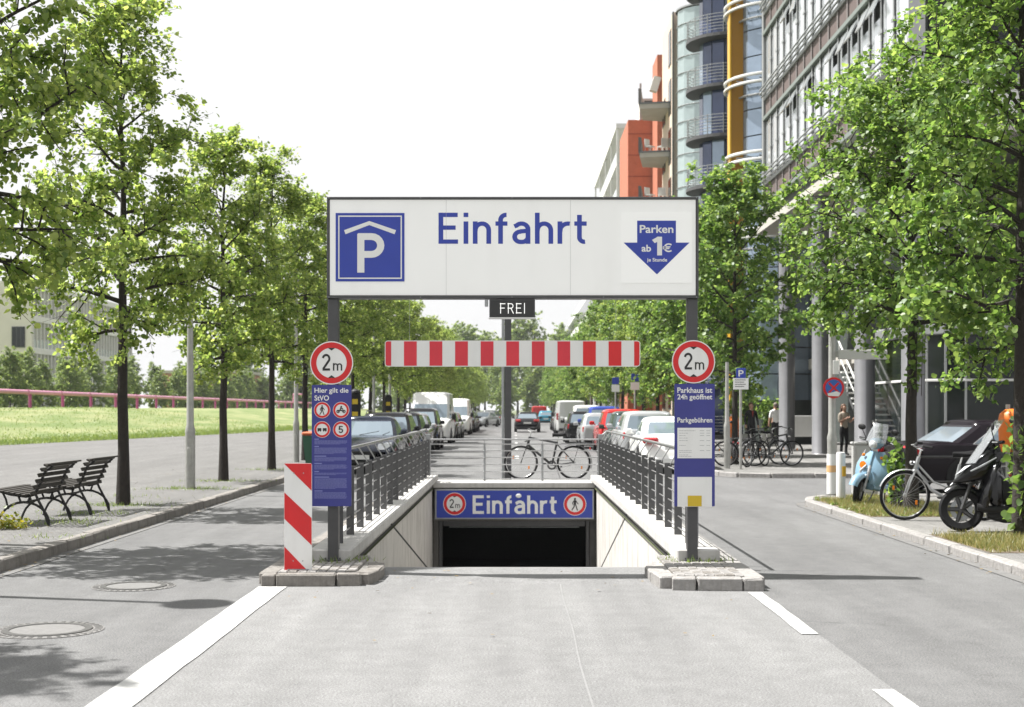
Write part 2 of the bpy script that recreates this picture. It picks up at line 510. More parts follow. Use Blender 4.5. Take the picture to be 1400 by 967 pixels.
# pavements
pv = MB()
pv.bb(-46, KX0-.075, -8, 420, -.02, .118)
tag(pv.build('pavement', M_pave), kind='structure')
pv = MB()
poly = [(KX1+.08, -8), (KX1+.08, 23.6), (5.12, 24.22), (5.5, 24.8), (6.1, 25.12), (120, 25.12), (120, -8)]
pv.prism(poly, -.118, 0, 'XY', .094)
tag(pv.build('pavement', M_plaza), kind='structure')
pv = MB()
poly = [(120, 33.28), (6.0, 33.28), (5.36, 33.56), (5.06, 34.2), (4.98, 35), (4.98, 420), (120, 420)]
pv.prism(poly, -.118, 0, 'XY', .104)
tag(pv.build('pavement', M_plaza), kind='structure')

# ---- manhole covers
def manhole(x, y, r, label):
    t = thing('manhole_cover', label, 'manhole cover', (x, y, 0), 0, 'manhole covers in the left lane')
    mb = MB(); mb.lathe([(r*.66, .007), (0.001, .009)], n=32); mb.build('plate', mat('cover_concrete', (.15, .147, .143), .8, var=.15, vs=15, bump=.3), t)
    mb = MB(); mb.lathe([(r*.80, .002), (r*.79, .012), (r*.66, .012), (r*.65, .002)], n=36); mb.build('ring', mat('cast_iron', (.09, .088, .085), .6, .5, var=.2, vs=20), t, smooth=30)
    mb = MB()
    for k in range(36):
        a = 2*PI*k/36
        mb.box((math.cos(a)*r*.9, math.sin(a)*r*.9, .004), (r*.14, r*.075, .010), rot=Matrix.Rotation(a, 3, 'Z'), b=.002)
    mb.build('notch_ring', mat('cast_iron', (0, 0, 0)), t)
    mb = MB(); mb.lathe([(r, .004), (r*.99, .006), (r*.8, .006)], n=36); mb.build('frame', M_concd, t)
manhole(pX(65, 10.3), 10.3, .40, 'nearer round manhole cover in the left lane by the frame edge')
manhole(pX(183, 12.85), 12.85, .37, 'farther round manhole cover in the left lane, left of the white line')

# ---- islands in front of the ramp
def island(outline, front_stones, side, mt):
    mb = MB(); mb.prism(outline, -.13, 0, 'XY', .09)
    root = tag(mb.build('traffic_island', mat('island_mortar', (.30, .29, .27), .9, var=.2, vs=12, bump=.4)), kind='structure')
    random.seed(5+side)
    for (a, b, h) in front_stones:
        a = Vector((*a, 0)); b = Vector((*b, 0)); d = b-a
        ang = math.atan2(d.y, d.x)
        m2 = MB(); m2.box((0, 0, 0), (d.length-.008, .16, .26), b=.011)
        m2.v = [(x+random.uniform(-.004, .004), y+random.uniform(-.004, .004), z+random.uniform(-.004, .004)) for x, y, z in m2.v]
        c = (a+b)/2
        m2.build('kerb_stone', mt, root, loc=(c.x, c.y, h-.142), rot=(0, 0, ang))
    return root
cob = []
for k in range(6):
    mb = MB(); random.seed(60+k)
    mb.box((0, 0, 0), (.088, .088, .09), b=.010)
    mb.v = [(x+random.uniform(-.003, .003), y+random.uniform(-.003, .003), z+random.uniform(-.002, .002)) for x, y, z in mb.v]
    cob.append(mb.mesh('cobble', M_granite if k % 3 else M_granite2))
def cobbles(root, x0, x1, y0, y1):
    nx, ny = round((x1-x0)/.094), round((y1-y0)/.094)
    for i in range(nx):
        for j in range(ny):
            link('cobble', random.choice(cob), root, (x0+(i+.5)*(x1-x0)/nx, y0+(j+.5)*(y1-y0)/ny, .072+random.uniform(-.003, .003)), (0, 0, random.uniform(-.05, .05)))
li = island([(-2.22, 12.98), (-1.38, 12.98), (-1.32, 13.75), (-1.45, 14.5), (-1.75, 14.9), (-2.22, 14.9)],
            [((-2.30, 12.95), (-2.16, 12.95), .115), ((-2.16, 12.93), (-1.62, 12.93), .12), ((-1.62, 12.95), (-1.40, 12.98), .12), ((-1.40, 12.98), (-1.335, 13.26), .12), ((-1.335, 13.26), (-1.32, 13.6), .115),
             ((-1.32, 13.6), (-1.36, 14.0), .11), ((-1.36, 14.0), (-1.48, 14.4), .08), ((-2.26, 13.03), (-2.26, 13.9), .115), ((-2.26, 13.9), (-2.26, 14.9), .115)], 0, M_granite2)
cobbles(li, -2.17, -1.46, 13.06, 14.45)
ri = island([(2.12, 12.68), (1.42, 12.68), (1.36, 13.6), (1.45, 14.5), (1.75, 14.9), (2.12, 14.9)],
            [((1.40, 12.66), (1.62, 12.63), .12), ((1.62, 12.62), (2.02, 12.60), .125), ((2.02, 12.60), (2.20, 12.60), .12), ((1.385, 12.70), (1.34, 13.15), .12), ((1.34, 13.15), (1.33, 13.6), .115),
             ((1.33, 13.6), (1.38, 14.0), .10), ((1.38, 14.0), (1.5, 14.4), .08), ((2.16, 12.69), (2.16, 13.8), .115), ((2.16, 13.8), (2.16, 14.9), .11)], 1, M_granite)
cobbles(ri, 1.45, 2.07, 12.76, 14.45)
# kerb strips outside the railings
kerb('kerb', [(-2.26, 14.9), (-2.26, 31.0)], .10, M_granite2, limit=40)
kerb('kerb', [(2.16, 14.9), (2.16, 31.0)], .10, M_granite, limit=40)
for s in (-1, 1):
    mb = MB(); xa, xb = sorted((s*1.95, s*(2.185 if s < 0 else 2.085)))
    mb.bb(xa, xb, 14.9, 30.4, -.02, .085)
    tag(mb.build('margin_strip', M_pave), kind='structure')

# ---- retaining walls and portal of the garage
WT = .10                                            # wall top
for s, lab in ((-1, 'left concrete side wall of the sunken garage ramp, in shade'), (1, 'right concrete side wall of the sunken garage ramp, sunlit')):
    t = thing('ramp_wall', lab, 'wall', (0, 0, 0), 0, 'ramp side walls')
    ya, yb = 14.15, 20.6                           # two wall panels with a slanting joint between
    def wp(pts, nm):
        mb = MB(); a, b = (s*1.70, s*1.95)
        mb.prism(pts, (b-a), 0, 'YZ', a); mb.build(nm, M_conc, t)
    ja, jz = ((19.1, -1.85) if s < 0 else (21.0, -1.94))
    wp([(14.32, WT), (ja, WT), (29.6, jz), (29.6, -3.4), (14.32, -3.4)], 'wall_panel')
    wp([(ja+.22, WT), (29.6, WT), (29.6, jz+.045)], 'wall_panel')
    mb = MB(); mb.prism([(ja+.0, WT-.002), (ja+.23, WT-.002), (29.59, jz+.05), (29.59, jz-.005)], s*.2, 0, 'YZ', s*1.702)
    mb.build('joint', M_joint, t)
    # stone coping that carries the railing
    n = 15; y0, y1 = 13.95, 29.9
    for i in range(n):
        a, b = y0+(y1-y0)*i/n+.004, y0+(y1-y0)*(i+1)/n-.004
        mb = MB(); xa, xb = sorted((s*1.60, s*2.02))
        mb.bb(xa, xb, a, b, WT+.004, WT+.125, b=.012); mb.build('coping_stone', M_coping, t)
t = thing('garage_portal', 'dark concrete garage entrance at the foot of the ramp', 'garage entrance', (0, 29.5, 0))
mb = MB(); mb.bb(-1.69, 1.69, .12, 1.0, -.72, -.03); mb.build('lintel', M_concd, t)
mb = MB(); mb.bb(-1.69, 1.69, -.12, .9, -.026, .095, b=.015); mb.build('slab_edge', M_coping, t)
for s in (-1, 1):
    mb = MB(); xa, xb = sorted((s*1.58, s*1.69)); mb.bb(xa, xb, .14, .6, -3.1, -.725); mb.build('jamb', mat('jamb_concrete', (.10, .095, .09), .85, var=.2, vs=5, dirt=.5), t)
    mb = MB(); mb.bb(*sorted((s*1.50, s*1.57)), .2, .32, -3.1, -.725); mb.build('guide_rail', M_steel_d, t)
mb = MB()           # hall behind, its darkness put into a near-black base colour
for q in (((-1.42, .3), (-6, .62), ), ): pass
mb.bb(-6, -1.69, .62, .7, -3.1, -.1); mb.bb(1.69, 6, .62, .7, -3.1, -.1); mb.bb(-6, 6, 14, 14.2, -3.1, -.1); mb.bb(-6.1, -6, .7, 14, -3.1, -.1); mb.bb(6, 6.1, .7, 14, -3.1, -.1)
mb.bb(-6, 6, 1.02, 14, -.72, -.6); mb.bb(-6, 6, .63, 14, -3.3, -3.02); mb.build('hall', mat('hall_darkness', (.02, .02, .02), .9, var=.2), t)
mb = MB(); mb.bb(-1.48, 1.48, .24, .30, -.84, -.735); mb.build('door_roll', M_steel_d, t)
mb = MB()
for k in range(5): mb.cyl((-1.36, .27, -.86-.001-.0*k), (1.36, .27, -.86), .015, n=8)
mb.build('door_bar', M_steel_g, t)
# ---------------------------------------------------------------- lettering
def text_mesh(s, mt, bold=.0, extr=.002):
    cu = bpy.data.curves.new('lettering', 'FONT')
    cu.body = s; cu.size = 1.0; cu.offset = bold; cu.extrude = 0; cu.resolution_u = 4
    o = bpy.data.objects.new('lettering', cu); COL.objects.link(o)
    dg = bpy.context.evaluated_depsgraph_get(); dg.update()
    me = bpy.data.meshes.new_from_object(o.evaluated_get(dg))
    bpy.data.objects.remove(o); bpy.data.curves.remove(cu)
    me.materials.clear(); me.materials.append(mt)
    return me
def text(s, x0, x1, z0, z1, y, mt, parent, bold=.0, name='lettering'):
    """letters filling the box x0..x1, z0..z1 on a plane facing the camera (local coordinates of parent)"""
    me = text_mesh(s, mt, bold)
    n = len(me.vertices); co = np.empty(n*3, 'f'); me.vertices.foreach_get('co', co); co = co.reshape(-1, 3)
    a0, a1 = co[:, 0].min(), co[:, 0].max(); b0, b1 = co[:, 1].min(), co[:, 1].max()
    out = np.empty_like(co)
    out[:, 0] = x0+(co[:, 0]-a0)/(a1-a0)*(x1-x0); out[:, 1] = y; out[:, 2] = z0+(co[:, 1]-b0)/(b1-b0)*(z1-z0)
    me.vertices.foreach_set('co', out.ravel()); me.update()
    return link(name, me, parent)

# grotesque letters drawn as strokes (units: cap height 1, x-height .72)
def _arc(cx, cy, rx, ry, a0, a1, n=10): return [(cx+rx*math.cos(R(a0+(a1-a0)*k/n)), cy+ry*math.sin(R(a0+(a1-a0)*k/n))) for k in range(n+1)]
_h = .07
GLY = {
 'E': (.60, [[(_h, 0), (_h, 1)], [(0, 1-_h), (.56, 1-_h)], [(0, .52), (.50, .52)], [(0, _h), (.57, _h)]]),
 'F': (.58, [[(_h, 0), (_h, 1)], [(0, 1-_h), (.55, 1-_h)], [(0, .52), (.48, .52)]]),
 'I': (.14, [[(_h, 0), (_h, 1)]]),
 'R': (.64, [[(_h, 0), (_h, 1)], [(0, 1-_h), (.34, 1-_h)]+_arc(.34, .72, .21, .21, 90, -90)+[(0, .51)], [(.33, .51), (.60, 0)]]),
 'P': (.62, [[(_h, 0), (_h, 1)], [(0, 1-_h), (.33, 1-_h)]+_arc(.33, .70, .23, .23, 90, -90)+[(0, .47)]]),
 'i': (.14, [[(_h, 0), (_h, .72)], [(_h, .86), (_h, 1.0)]]),
 'n': (.53, [[(_h, 0), (_h, .72)], [(_h, .40)]+_arc(.27, .44, .195, .21, 165, 0)+[(.465, 0)]]),
 'h': (.53, [[(_h, 0), (_h, 1)], [(_h, .40)]+_arc(.27, .44, .195, .21, 165, 0)+[(.465, 0)]]),
 'r': (.36, [[(_h, 0), (_h, .72)], [(_h, .36)]+_arc(.31, .42, .235, .23, 160, 78)]),
 'f': (.37, [[(.15, 0), (.15, .74)]+_arc(.31, .76, .16, .17, 180, 85), [(0, .65), (.35, .65)]]),
 't': (.38, [[(.15, .93), (.15, .22)]+_arc(.29, .21, .14, .145, 180, 280), [(0, .65), (.36, .65)]]),
 'a': (.52, [[(.05, .56)]+_arc(.26, .47, .19, .18, 140, 0)+[(.45, 0)], [(.45, .42), (.24, .40)]+_arc(.225, .225, .165, .165, 90, 270)+[(.26, .06)]+_arc(.28, .23, .17, .17, -90, -5)]),
 'm': (.82, [[(_h, 0), (_h, .72)], [(_h, .40)]+_arc(.24, .46, .165, .19, 165, 0)+[(.405, 0)], [(.405, .40)]+_arc(.575, .46, .17, .19, 165, 0)+[(.745, 0)]]),
 '2': (.56, [_arc(.28, .71, .21, .22, 170, -25)+[(.09, .10)], [(.05, _h), (.53, _h)]]),
 '5': (.56, [[(.50, 1-_h), (.12, 1-_h), (.09, .52)]+_arc(.26, .32, .22, .255, 125, -155)]),
 '1': (.38, [[(.29, 0), (.29, 1)], [(.29, .93), (.02, .74)]]),
}
def stroke_text(s, x0, x1, z0, z1, y, mt, parent, w=.14, gap=.13, name='lettering'):
    mb = MB(); cx = 0; polys = []
    for ch in s:
        wd, st = GLY[ch]
        for path in st: polys.append([(cx+a, b) for a, b in path])
        cx += wd+gap
    total = cx-gap; k = 0
    sx, sz = (x1-x0)/total, (z1-z0)
    for path in polys:
        P_ = [Vector((a, b)) for a, b in path]; P_ = [p for i, p in enumerate(P_) if i == 0 or (p-P_[i-1]).length > 1e-5]; L_ = []; Q_ = []
        for i, p in enumerate(P_):
            d0 = (p-P_[i-1]).normalized() if i else None
            d1 = (P_[i+1]-p).normalized() if i < len(P_)-1 else None
            d0 = d0 or d1; d1 = d1 or d0
            n0 = Vector((-d0.y, d0.x)); n1 = Vector((-d1.y, d1.x)); nn = (n0+n1).normalized()
            ww = w/2/max(.5, nn.dot(n0))
            L_.append(p+nn*ww); Q_.append(p-nn*ww)
        yy = y-.00015*(k % 4); k += 1
        vs = [(x0+p.x*sx, yy, z0+p.y*sz) for p in L_+Q_]; n = len(P_)
        mb.add(vs, [(i, n+i, n+i+1, i+1) for i in range(n-1)])
    return mb.build(name, mt, parent)
def disc(mb, x, z, r, y, m=0, n=40, t=.002):
    mb.prism([(x+r*math.cos(2*PI*k/n), z+r*math.sin(2*PI*k/n)) for k in range(n)], t, m, 'XZ', y)
def ringp(mb, x, z, r0, r1, y, m=0, n=40):
    vs = []
    for k in range(n):
        a = 2*PI*k/n
        vs += [(x+r0*math.cos(a), y, z+r0*math.sin(a)), (x+r1*math.cos(a), y, z+r1*math.sin(a))]
    mb.add(vs, [(2*k, 2*k+1, (2*k+3) % (2*n), (2*k+2) % (2*n)) for k in range(n)], m)
def rrect(x0, x1, z0, z1, r, n=5):
    pts = []
    for cx, cz, a in ((x1-r, z0+r, -PI/2), (x1-r, z1-r, 0), (x0+r, z1-r, PI/2), (x0+r, z0+r, PI)):
        pts += [(cx+r*math.cos(a+PI/2*k/n), cz+r*math.sin(a+PI/2*k/n)) for k in range(n+1)]
    return pts
GD = 13.9; GS = FPX/GD
gx = lambda p: (p-VX)/GS
gz = lambda p: CAMH-(p-VY)/GS
def limb2(mb, pts, w, y, m=0):      # flat stroke
    for (a, b) in zip(pts[:-1], pts[1:]):
        d = Vector((b[0]-a[0], 0, b[1]-a[1])); nrm = Vector((-d.z, 0, d.x)).normalized()*w/2
        A = Vector((a[0], y, a[1])); B = Vector((b[0], y, b[1])); e = d.normalized()*w*.3
        mb.quad(A-nrm-e, B-nrm+e, B+nrm+e, A+nrm-e, m)
def walker(mb, x, z, s, y, m=0):    # walking figure, s = height
    disc(mb, x, z+s*.42, s*.085, y, m, 14, .0005)
    mb.prism([(x-s*.09, z+s*.05), (x+s*.09, z+s*.05), (x+s*.10, z+s*.32), (x-s*.10, z+s*.32)], .0005, m, 'XZ', y)
    limb2(mb, [(x+.02*s, z+.08*s), (x+.10*s, z-.18*s), (x+.20*s, z-.48*s)], s*.085, y-.0002, m)
    limb2(mb, [(x-.03*s, z+.08*s), (x-.07*s, z-.20*s), (x-.24*s, z-.46*s)], s*.085, y-.0004, m)
    limb2(mb, [(x-.07*s, z+.29*s), (x-.19*s, z+.10*s), (x-.15*s, z-.04*s)], s*.065, y-.0006, m)
    limb2(mb, [(x+.07*s, z+.29*s), (x+.18*s, z+.12*s), (x+.26*s, z+.02*s)], s*.065, y-.0008, m)
def round_sign(parent, x, z, r, y, txt=None, name='round_sign'):
    p = MB(); disc(p, x, z, r, y, 0, 48, .004); base = p.build(name, M_white2, parent)
    q = MB(); ringp(q, x, z, r*.95, r*.70, y-.002, 0, 48); q.build('red_ring', M_red, base)
    return base
def clearance(parent, x, z, r, y):
    b = round_sign(parent, x, z, r, y)
    for sg in (1, -1):
        a = MB(); zt = z+sg*r*.70
        a.prism([(x-r*.17, zt-sg*r*.005), (x+r*.17, zt-sg*r*.005), (x, zt-sg*r*.13)], .0005, 0, 'XZ', y-.0035)
        a.build('arrow', M_black, b)
    stroke_text('2', x-r*.45, x-r*.05, z-r*.36, z+r*.42, y-.003, M_black, b, .13)
    stroke_text('m', x+r*.06, x+r*.50, z-r*.36, z+r*.12, y-.003, M_black, b, .12)

# ---------------------------------------------------------------- overhead gantry sign
t = thing('entrance_sign', 'big white overhead sign reading Einfahrt with blue parking symbol, on two dark posts', 'sign', (0, GD, 0))
x0, x1, z0, z1 = gx(447), gx(955), gz(408), gz(269.5)
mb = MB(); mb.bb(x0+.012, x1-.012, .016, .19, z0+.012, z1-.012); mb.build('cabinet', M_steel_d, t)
mb = MB(); mb.bb(x0+.028, x1-.028, .004, .015, z0+.03, z1-.026); face = mb.build('sign_face', mat('sign_face_glow', (.84, .84, .83), .4, var=.02, vs=2, emit=.06, dirt=.06), t)  # faint glow added to brighten the shaded sign face, no lamp inside
fr = MB(); w = .022
fr.bb(x0, x1, -.012, .2, z1-w, z1, b=.003); fr.bb(x0, x1, -.012, .2, z0, z0+w, b=.003)
fr.bb(x0, x0+w, -.011, .199, z0+w+.001, z1-w-.001, b=.003); fr.bb(x1-w, x1, -.011, .199, z0+w+.001, z1-w-.001, b=.003)
fr.build('frame', M_steel_d, t)
for (a, b) in ((447.5, 462), (940, 954.5)):
    mb = MB(); mb.bb(gx(a), gx(b), .03, .15, .06, z0-.001, b=.006); mb.build('post', M_steel_d, t)
    mb = MB(); mb.bb(gx(a)-.03, gx(b)+.03, 0, .18, .118, .13, b=.004)
    for sx in (gx(a)-.018, gx(b)+.018):
        for sy in (.015, .165): mb.cyl((sx, sy, .129), (sx, sy, .15), .009, n=6)
    mb.build('foot_plate', M_steel_d, t)
mb = MB(); mb.bb(gx(459), gx(553), -.002, .0035, gz(385), gz(291.5)); pp = mb.build('parking_panel', M_blue, face)
fr = MB()
a0, a1, b0, b1 = gx(462.5), gx(549.5), gz(381.5), gz(295)
for q in ((a0, a1, b1-.012, b1), (a0, a1, b0, b0+.012), (a0, a0+.012, b0+.012, b1-.012), (a1-.012, a1, b0+.012, b1-.012)):
    fr.bb(q[0], q[1], -.0035, -.0022, q[2], q[3])
fr.build('white_border', M_white2, pp)
fr = MB(); xr, zr = gx(505), gz(302)
fr.prism([(gx(470.5), gz(315)), (gx(472.5), gz(320.5)), (gx(505), gz(308)), (gx(539.5), gz(320.5)), (gx(541.5), gz(315)), (gx(505), gz(302.5))], .0015, 0, 'XZ', -.004)
fr.build('roof_symbol', M_white2, pp)
stroke_text('P', gx(489.5), gx(524), gz(373), gz(320), -.004, M_white2, pp, .175)
stroke_text('Einfahrt', gx(599.5), gx(803), gz(333.5), gz(291), .0025, M_blue, face, .138)
mb = MB(); mb.bb(gx(849.5), gx(946), -.004, .0035, gz(387), gz(290.5)); pl = mb.build('price_panel', mat('price_panel_glow', (.86, .86, .85), .3, emit=.07), face)  # price panel gets the same added glow as the face
mb = MB()
mb.prism([(gx(871), gz(302)), (gx(871), gz(332)), (gx(852.5), gz(332)), (gx(898), gz(375.5)), (gx(942.5), gz(332)), (gx(924), gz(332)), (gx(924), gz(302))], .0012, 0, 'XZ', -.0056)
ar = mb.build('arrow', M_blue, pl)
text('Parken', gx(874.5), gx(920.5), gz(319), gz(308), -.0066, M_white2, ar, .02)
text('ab', gx(877), gx(890), gz(344.5), gz(335), -.0066, M_white2, ar, .025)
stroke_text('1', gx(892.5), gx(904.5), gz(349.5), gz(324), -.0066, M_white2, ar, .21)
text('€', gx(905.5), gx(918.5), gz(345), gz(333), -.0066, M_white2, ar, .02)
text('je Stunde', gx(884.5), gx(912), gz(359.5), gz(353), -.0066, M_white2, ar, .02)

# FREI display under the sign
t = thing('display_sign', 'small dark lit display reading FREI under the white overhead sign', 'display', (0, GD, 0))
x0, x1, a0, a1 = gx(669), gx(731.5), gz(434), gz(409.5)
mb = MB(); mb.bb(x0, x1, .0, .12, a0, a1, b=.006); mb.build('case', M_steel_d, t)
mb = MB(); mb.bb(x0+.012, x1-.012, -.004, -.0005, a0+.012, a1-.012); mb.build('screen', mat('display_black', (.02, .02, .021), .3), t)
mb = MB()
for q in ((x0-.006, x1+.006, a0-.012, a0-.001),): mb.bb(q[0], q[1], -.01, .12, q[2], q[3])
mb.build('tray', M_white, t)
for xx in (x0, x1):
    mb = MB(); mb.bb(xx-.008, xx+.008, .03, .06, a1+.001, gz(408)-.001); mb.build('bracket', M_steel_g, t)
mb = MB(); mb.bb(x0-.045, x0-.012, .0, .06, gz(419), gz(409), b=.004); mb.build('sensor', M_steel_g, t)
stroke_text('FREI', gx(683.5), gx(718), gz(429), gz(414.5), -.0052, mat('display_text', (.80, .80, .78), .5, emit=.35), t, .075, .2)

# striped clearance beam hung from the sign on thin wires
t = thing('clearance_beam', 'long red and white striped height limit beam hanging under the overhead sign', 'beam', (0, GD-.03, 0))
x0, x1, a0, a1 = gx(526.5), gx(875), gz(501.5), gz(466)
mb = MB(); mb.prism(rrect(x0, x1, a0, a1, .03), .03, 0, 'XZ', 0); bm_ = mb.build('beam', M_white, t)
c0 = gx(535.2); wst = (gx(866.6)-gx(535.2))/19
mb = MB(); r_ = rrect(x0+.008, c0, a0+.008, a1-.008, .022)
mb.prism([p for p in r_ if p[0] < (x0+c0)/2]+[(c0, a0+.008), (c0, a1-.008)], .0012, 0, 'XZ', -.0022); mb.build('red_stripe', M_redf, bm_)
for k in range(9):
    xa = c0+wst*(2*k+1)
    mb = MB(); mb.bb(xa, xa+wst, -.0022, -.001, a0+.008, a1-.008); mb.build('red_stripe', M_redf if k < 7 else M_red, bm_)
e0 = gx(866.6); r_ = rrect(e0, x1-.008, a0+.008, a1-.008, .022)
mb = MB(); mb.prism([p for p in r_ if p[0] > (x1+e0)/2]+[(e0, a1-.008), (e0, a0+.008)], .0012, 0, 'XZ', -.0022); mb.build('red_stripe', M_red, bm_)
for xx in (gx(560), gx(842)):
    mb = MB(); mb.cyl((xx, .015, a1-.01), (xx, .045, gz(408)+.005), .0016, n=5); mb.build('wire', M_steel_g, t)

es = bpy.data.objects['entrance_sign']
for xx in (gx(610), gx(780)):
    mb = MB(); mb.bb(xx-.0012, xx+.0012, .0022, .0042, gz(404), gz(274)); mb.build('panel_seam', mat('seam_grey', (.45, .45, .45), .6), face)
for xx in (gx(450), gx(575), gx(700), gx(825), gx(952)):
    for zz in (gz(271), gz(406.5)):
        mb = MB(); mb.cyl((xx, -.016, zz), (xx, -.011, zz), .005, n=6); mb.build('screw', M_steel_g, es)
# round height signs and the two blue boards
for xx, zz, lab in ((454, 496.5, 'round red-rimmed 2 m height sign on the left post above the blue rules board'), (947.5, 495, 'round red-rimmed 2 m height sign on the right post above the parking fee board')):
    t = thing('height_limit_sign', lab, 'sign', (0, GD-.035, 0), 0, 'height limit signs on the posts')
    clearance(t, gx(xx), gz(zz), 29.5/GS, 0)
    mb = MB(); mb.bb(gx(xx)-.05, gx(xx)+.05, .005, .062, gz(zz)-.02, gz(zz)+.02); mb.build('clamp', M_steel_g, t)
random.seed(21)
t = thing('rules_board', 'blue board headed Hier gilt die StVO with four round prohibition signs', 'sign board', (0, GD-.035, 0))
x0, x1, a0, a1 = gx(427), gx(481), gz(692), gz(526.5)
mb = MB(); mb.prism(rrect(x0, x1, a0, a1, .008), .012, 0, 'XZ', 0); bd = mb.build('board', M_blue2, t)
for zz in (a1-.1, a0+.1):
    mb = MB(); mb.bb(gx(447), gx(462), .0125, .063, zz-.015, zz+.015); mb.build('clamp', M_steel_g, t)
text('Hier gilt die', gx(430.7), gx(477), gz(539.3), gz(530.5), -.0015, M_white2, bd, .018)
text('StVO', gx(430.7), gx(450.5), gz(548), gz(540.8), -.0015, M_white2, bd, .018)
def mini(px, py, fn):
    b = round_sign(bd, gx(px), gz(py), 11.2/GS, -.004, name='prohibition_sign')
    q = MB(); fn(q, gx(px), gz(py), 11.2/GS, -.0075); q.build('symbol', M_black, b)
    return b
mini(441.2, 560.8, lambda q, x, z, r, y: walker(q, x, z, r*1.15, y))
def moto(q, x, z, r, y):
    for s in (-1, 1):
        ringp(q, x+s*r*.36, z-r*.17, r*.20, r*.11, y, 0, 16)
    limb2(q, [(x-r*.36, z-r*.15), (x-r*.05, z-r*.02), (x+r*.36, z-r*.15)], r*.14, y-.0002)
    limb2(q, [(x-.12*r, z), (x-.02*r, z+r*.3), (x+r*.22, z+r*.1)], r*.13, y-.0004); disc(q, x+.03*r, z+r*.42, r*.1, y-.0006, 0, 12, .0002)
mini(467, 560.8, moto)
def trucks(q, x, z, r, y):
    for s in (-1, 1):
        q.bb(x+s*r*.32-r*.23, x+s*r*.32+r*.23, y, y+.0005, z-r*.15, z+r*.17)
        for e in (-1, 1): disc(q, x+s*r*.32+e*r*.13, z-r*.17, r*.08, y-.0003, 0, 10, .0002)
mini(441.2, 587.3, trucks)
b5 = mini(467, 587.3, lambda q, x, z, r, y: q.bb(x, x+.0004, y+.002, y+.0024, z, z+.0004))
stroke_text('5', gx(463.7), gx(470), gz(592), gz(582.5), -.0078, M_black, b5, .15)
mb = MB(); M_small = mat('small_print', (.24, .26, .55), .5)
zz = 600.5
for head, lines in ((6, 5), (6, 8), (16, 5), (10, 6), (6, 3), (20, 13), (11, 8)):
    mb.bb(gx(430.7), gx(430.7+head), -.0018, -.0008, gz(zz+.6), gz(zz-.6)); zz += 2.1
    for k in range(lines):
        xx = 430.7; end = 475.5-random.uniform(0, 2.5 if k < lines-1 else 25)
        while xx < end:
            wl_ = random.uniform(1.2, 4.5)
            mb.bb(gx(xx), gx(min(xx+wl_, end)), -.0018, -.0008, gz(zz+.22), gz(zz-.22)); xx += wl_+.55
        zz += 1.12
    zz += 2.2
tag(mb.build('small_print', M_small, bd), kind='stuff')
t = thing('fee_board', 'blue board headed Parkhaus ist 24h geöffnet with white price list', 'sign board', (0, GD-.035, 0))
x0, x1, a0, a1 = gx(921.5), gx(976.5), gz(692), gz(525)
mb = MB(); mb.prism(rrect(x0, x1, a0, a1, .008), .012, 0, 'XZ', 0); bd = mb.build('board', M_blue2, t)
for zz in (a1-.1, a0+.1):
    mb = MB(); mb.bb(gx(940), gx(954.5), .0125, .063, zz-.015, zz+.015); mb.build('clamp', M_steel_g, t)
text('Parkhaus ist', gx(925.5), gx(973), gz(537.5), gz(530), -.0015, M_white2, bd, .018)
text('24h geöffnet', gx(925.5), gx(973), gz(548.5), gz(539.2), -.0015, M_white2, bd, .018)
text('Parkgebühren', gx(925.5), gx(973), gz(580), gz(571), -.0015, M_white2, bd, .018)
mb = MB(); mb.bb(gx(925.5), gx(972.5), -.003, -.0003, gz(626.5), gz(585)); pl = mb.build('price_list', M_white2, bd)
mb = MB()
for k, zz in enumerate((589, 592.3, 595.6, 599, 602.4, 609, 616, 618.4, 622, 624)):
    xx = 928; end = 928+random.choice((9, 12, 22, 17, 13))
    while xx < end:
        wl_ = random.uniform(1, 3.4); mb.bb(gx(xx), gx(min(end, xx+wl_)), -.0042, -.0032, gz(zz+.35), gz(zz-.35)); xx += wl_+.6
    if k in (0, 1, 2, 4, 5, 6):
        mb.bb(gx(956), gx(962), -.0042, -.0032, gz(zz+.35), gz(zz-.35)); mb.bb(gx(965), gx(970), -.0042, -.0032, gz(zz+.35), gz(zz-.35))
tag(mb.build('print_lines', mat('grey_print', (.42, .42, .43), .6), pl), kind='stuff')
mb = MB(); mb.bb(gx(925.5), gx(972.5), -.004, -.0003, gz(692.5), gz(652)); mb.build('blank_cover', M_white2, bd)
mb = MB(); mb.bb(gx(939.5), gx(958.5), -.007, -.0045, gz(692), gz(677.5)); mb.build('yellow_tag', mat('yellow_tag', (.60, .42, .02), .5), bd)

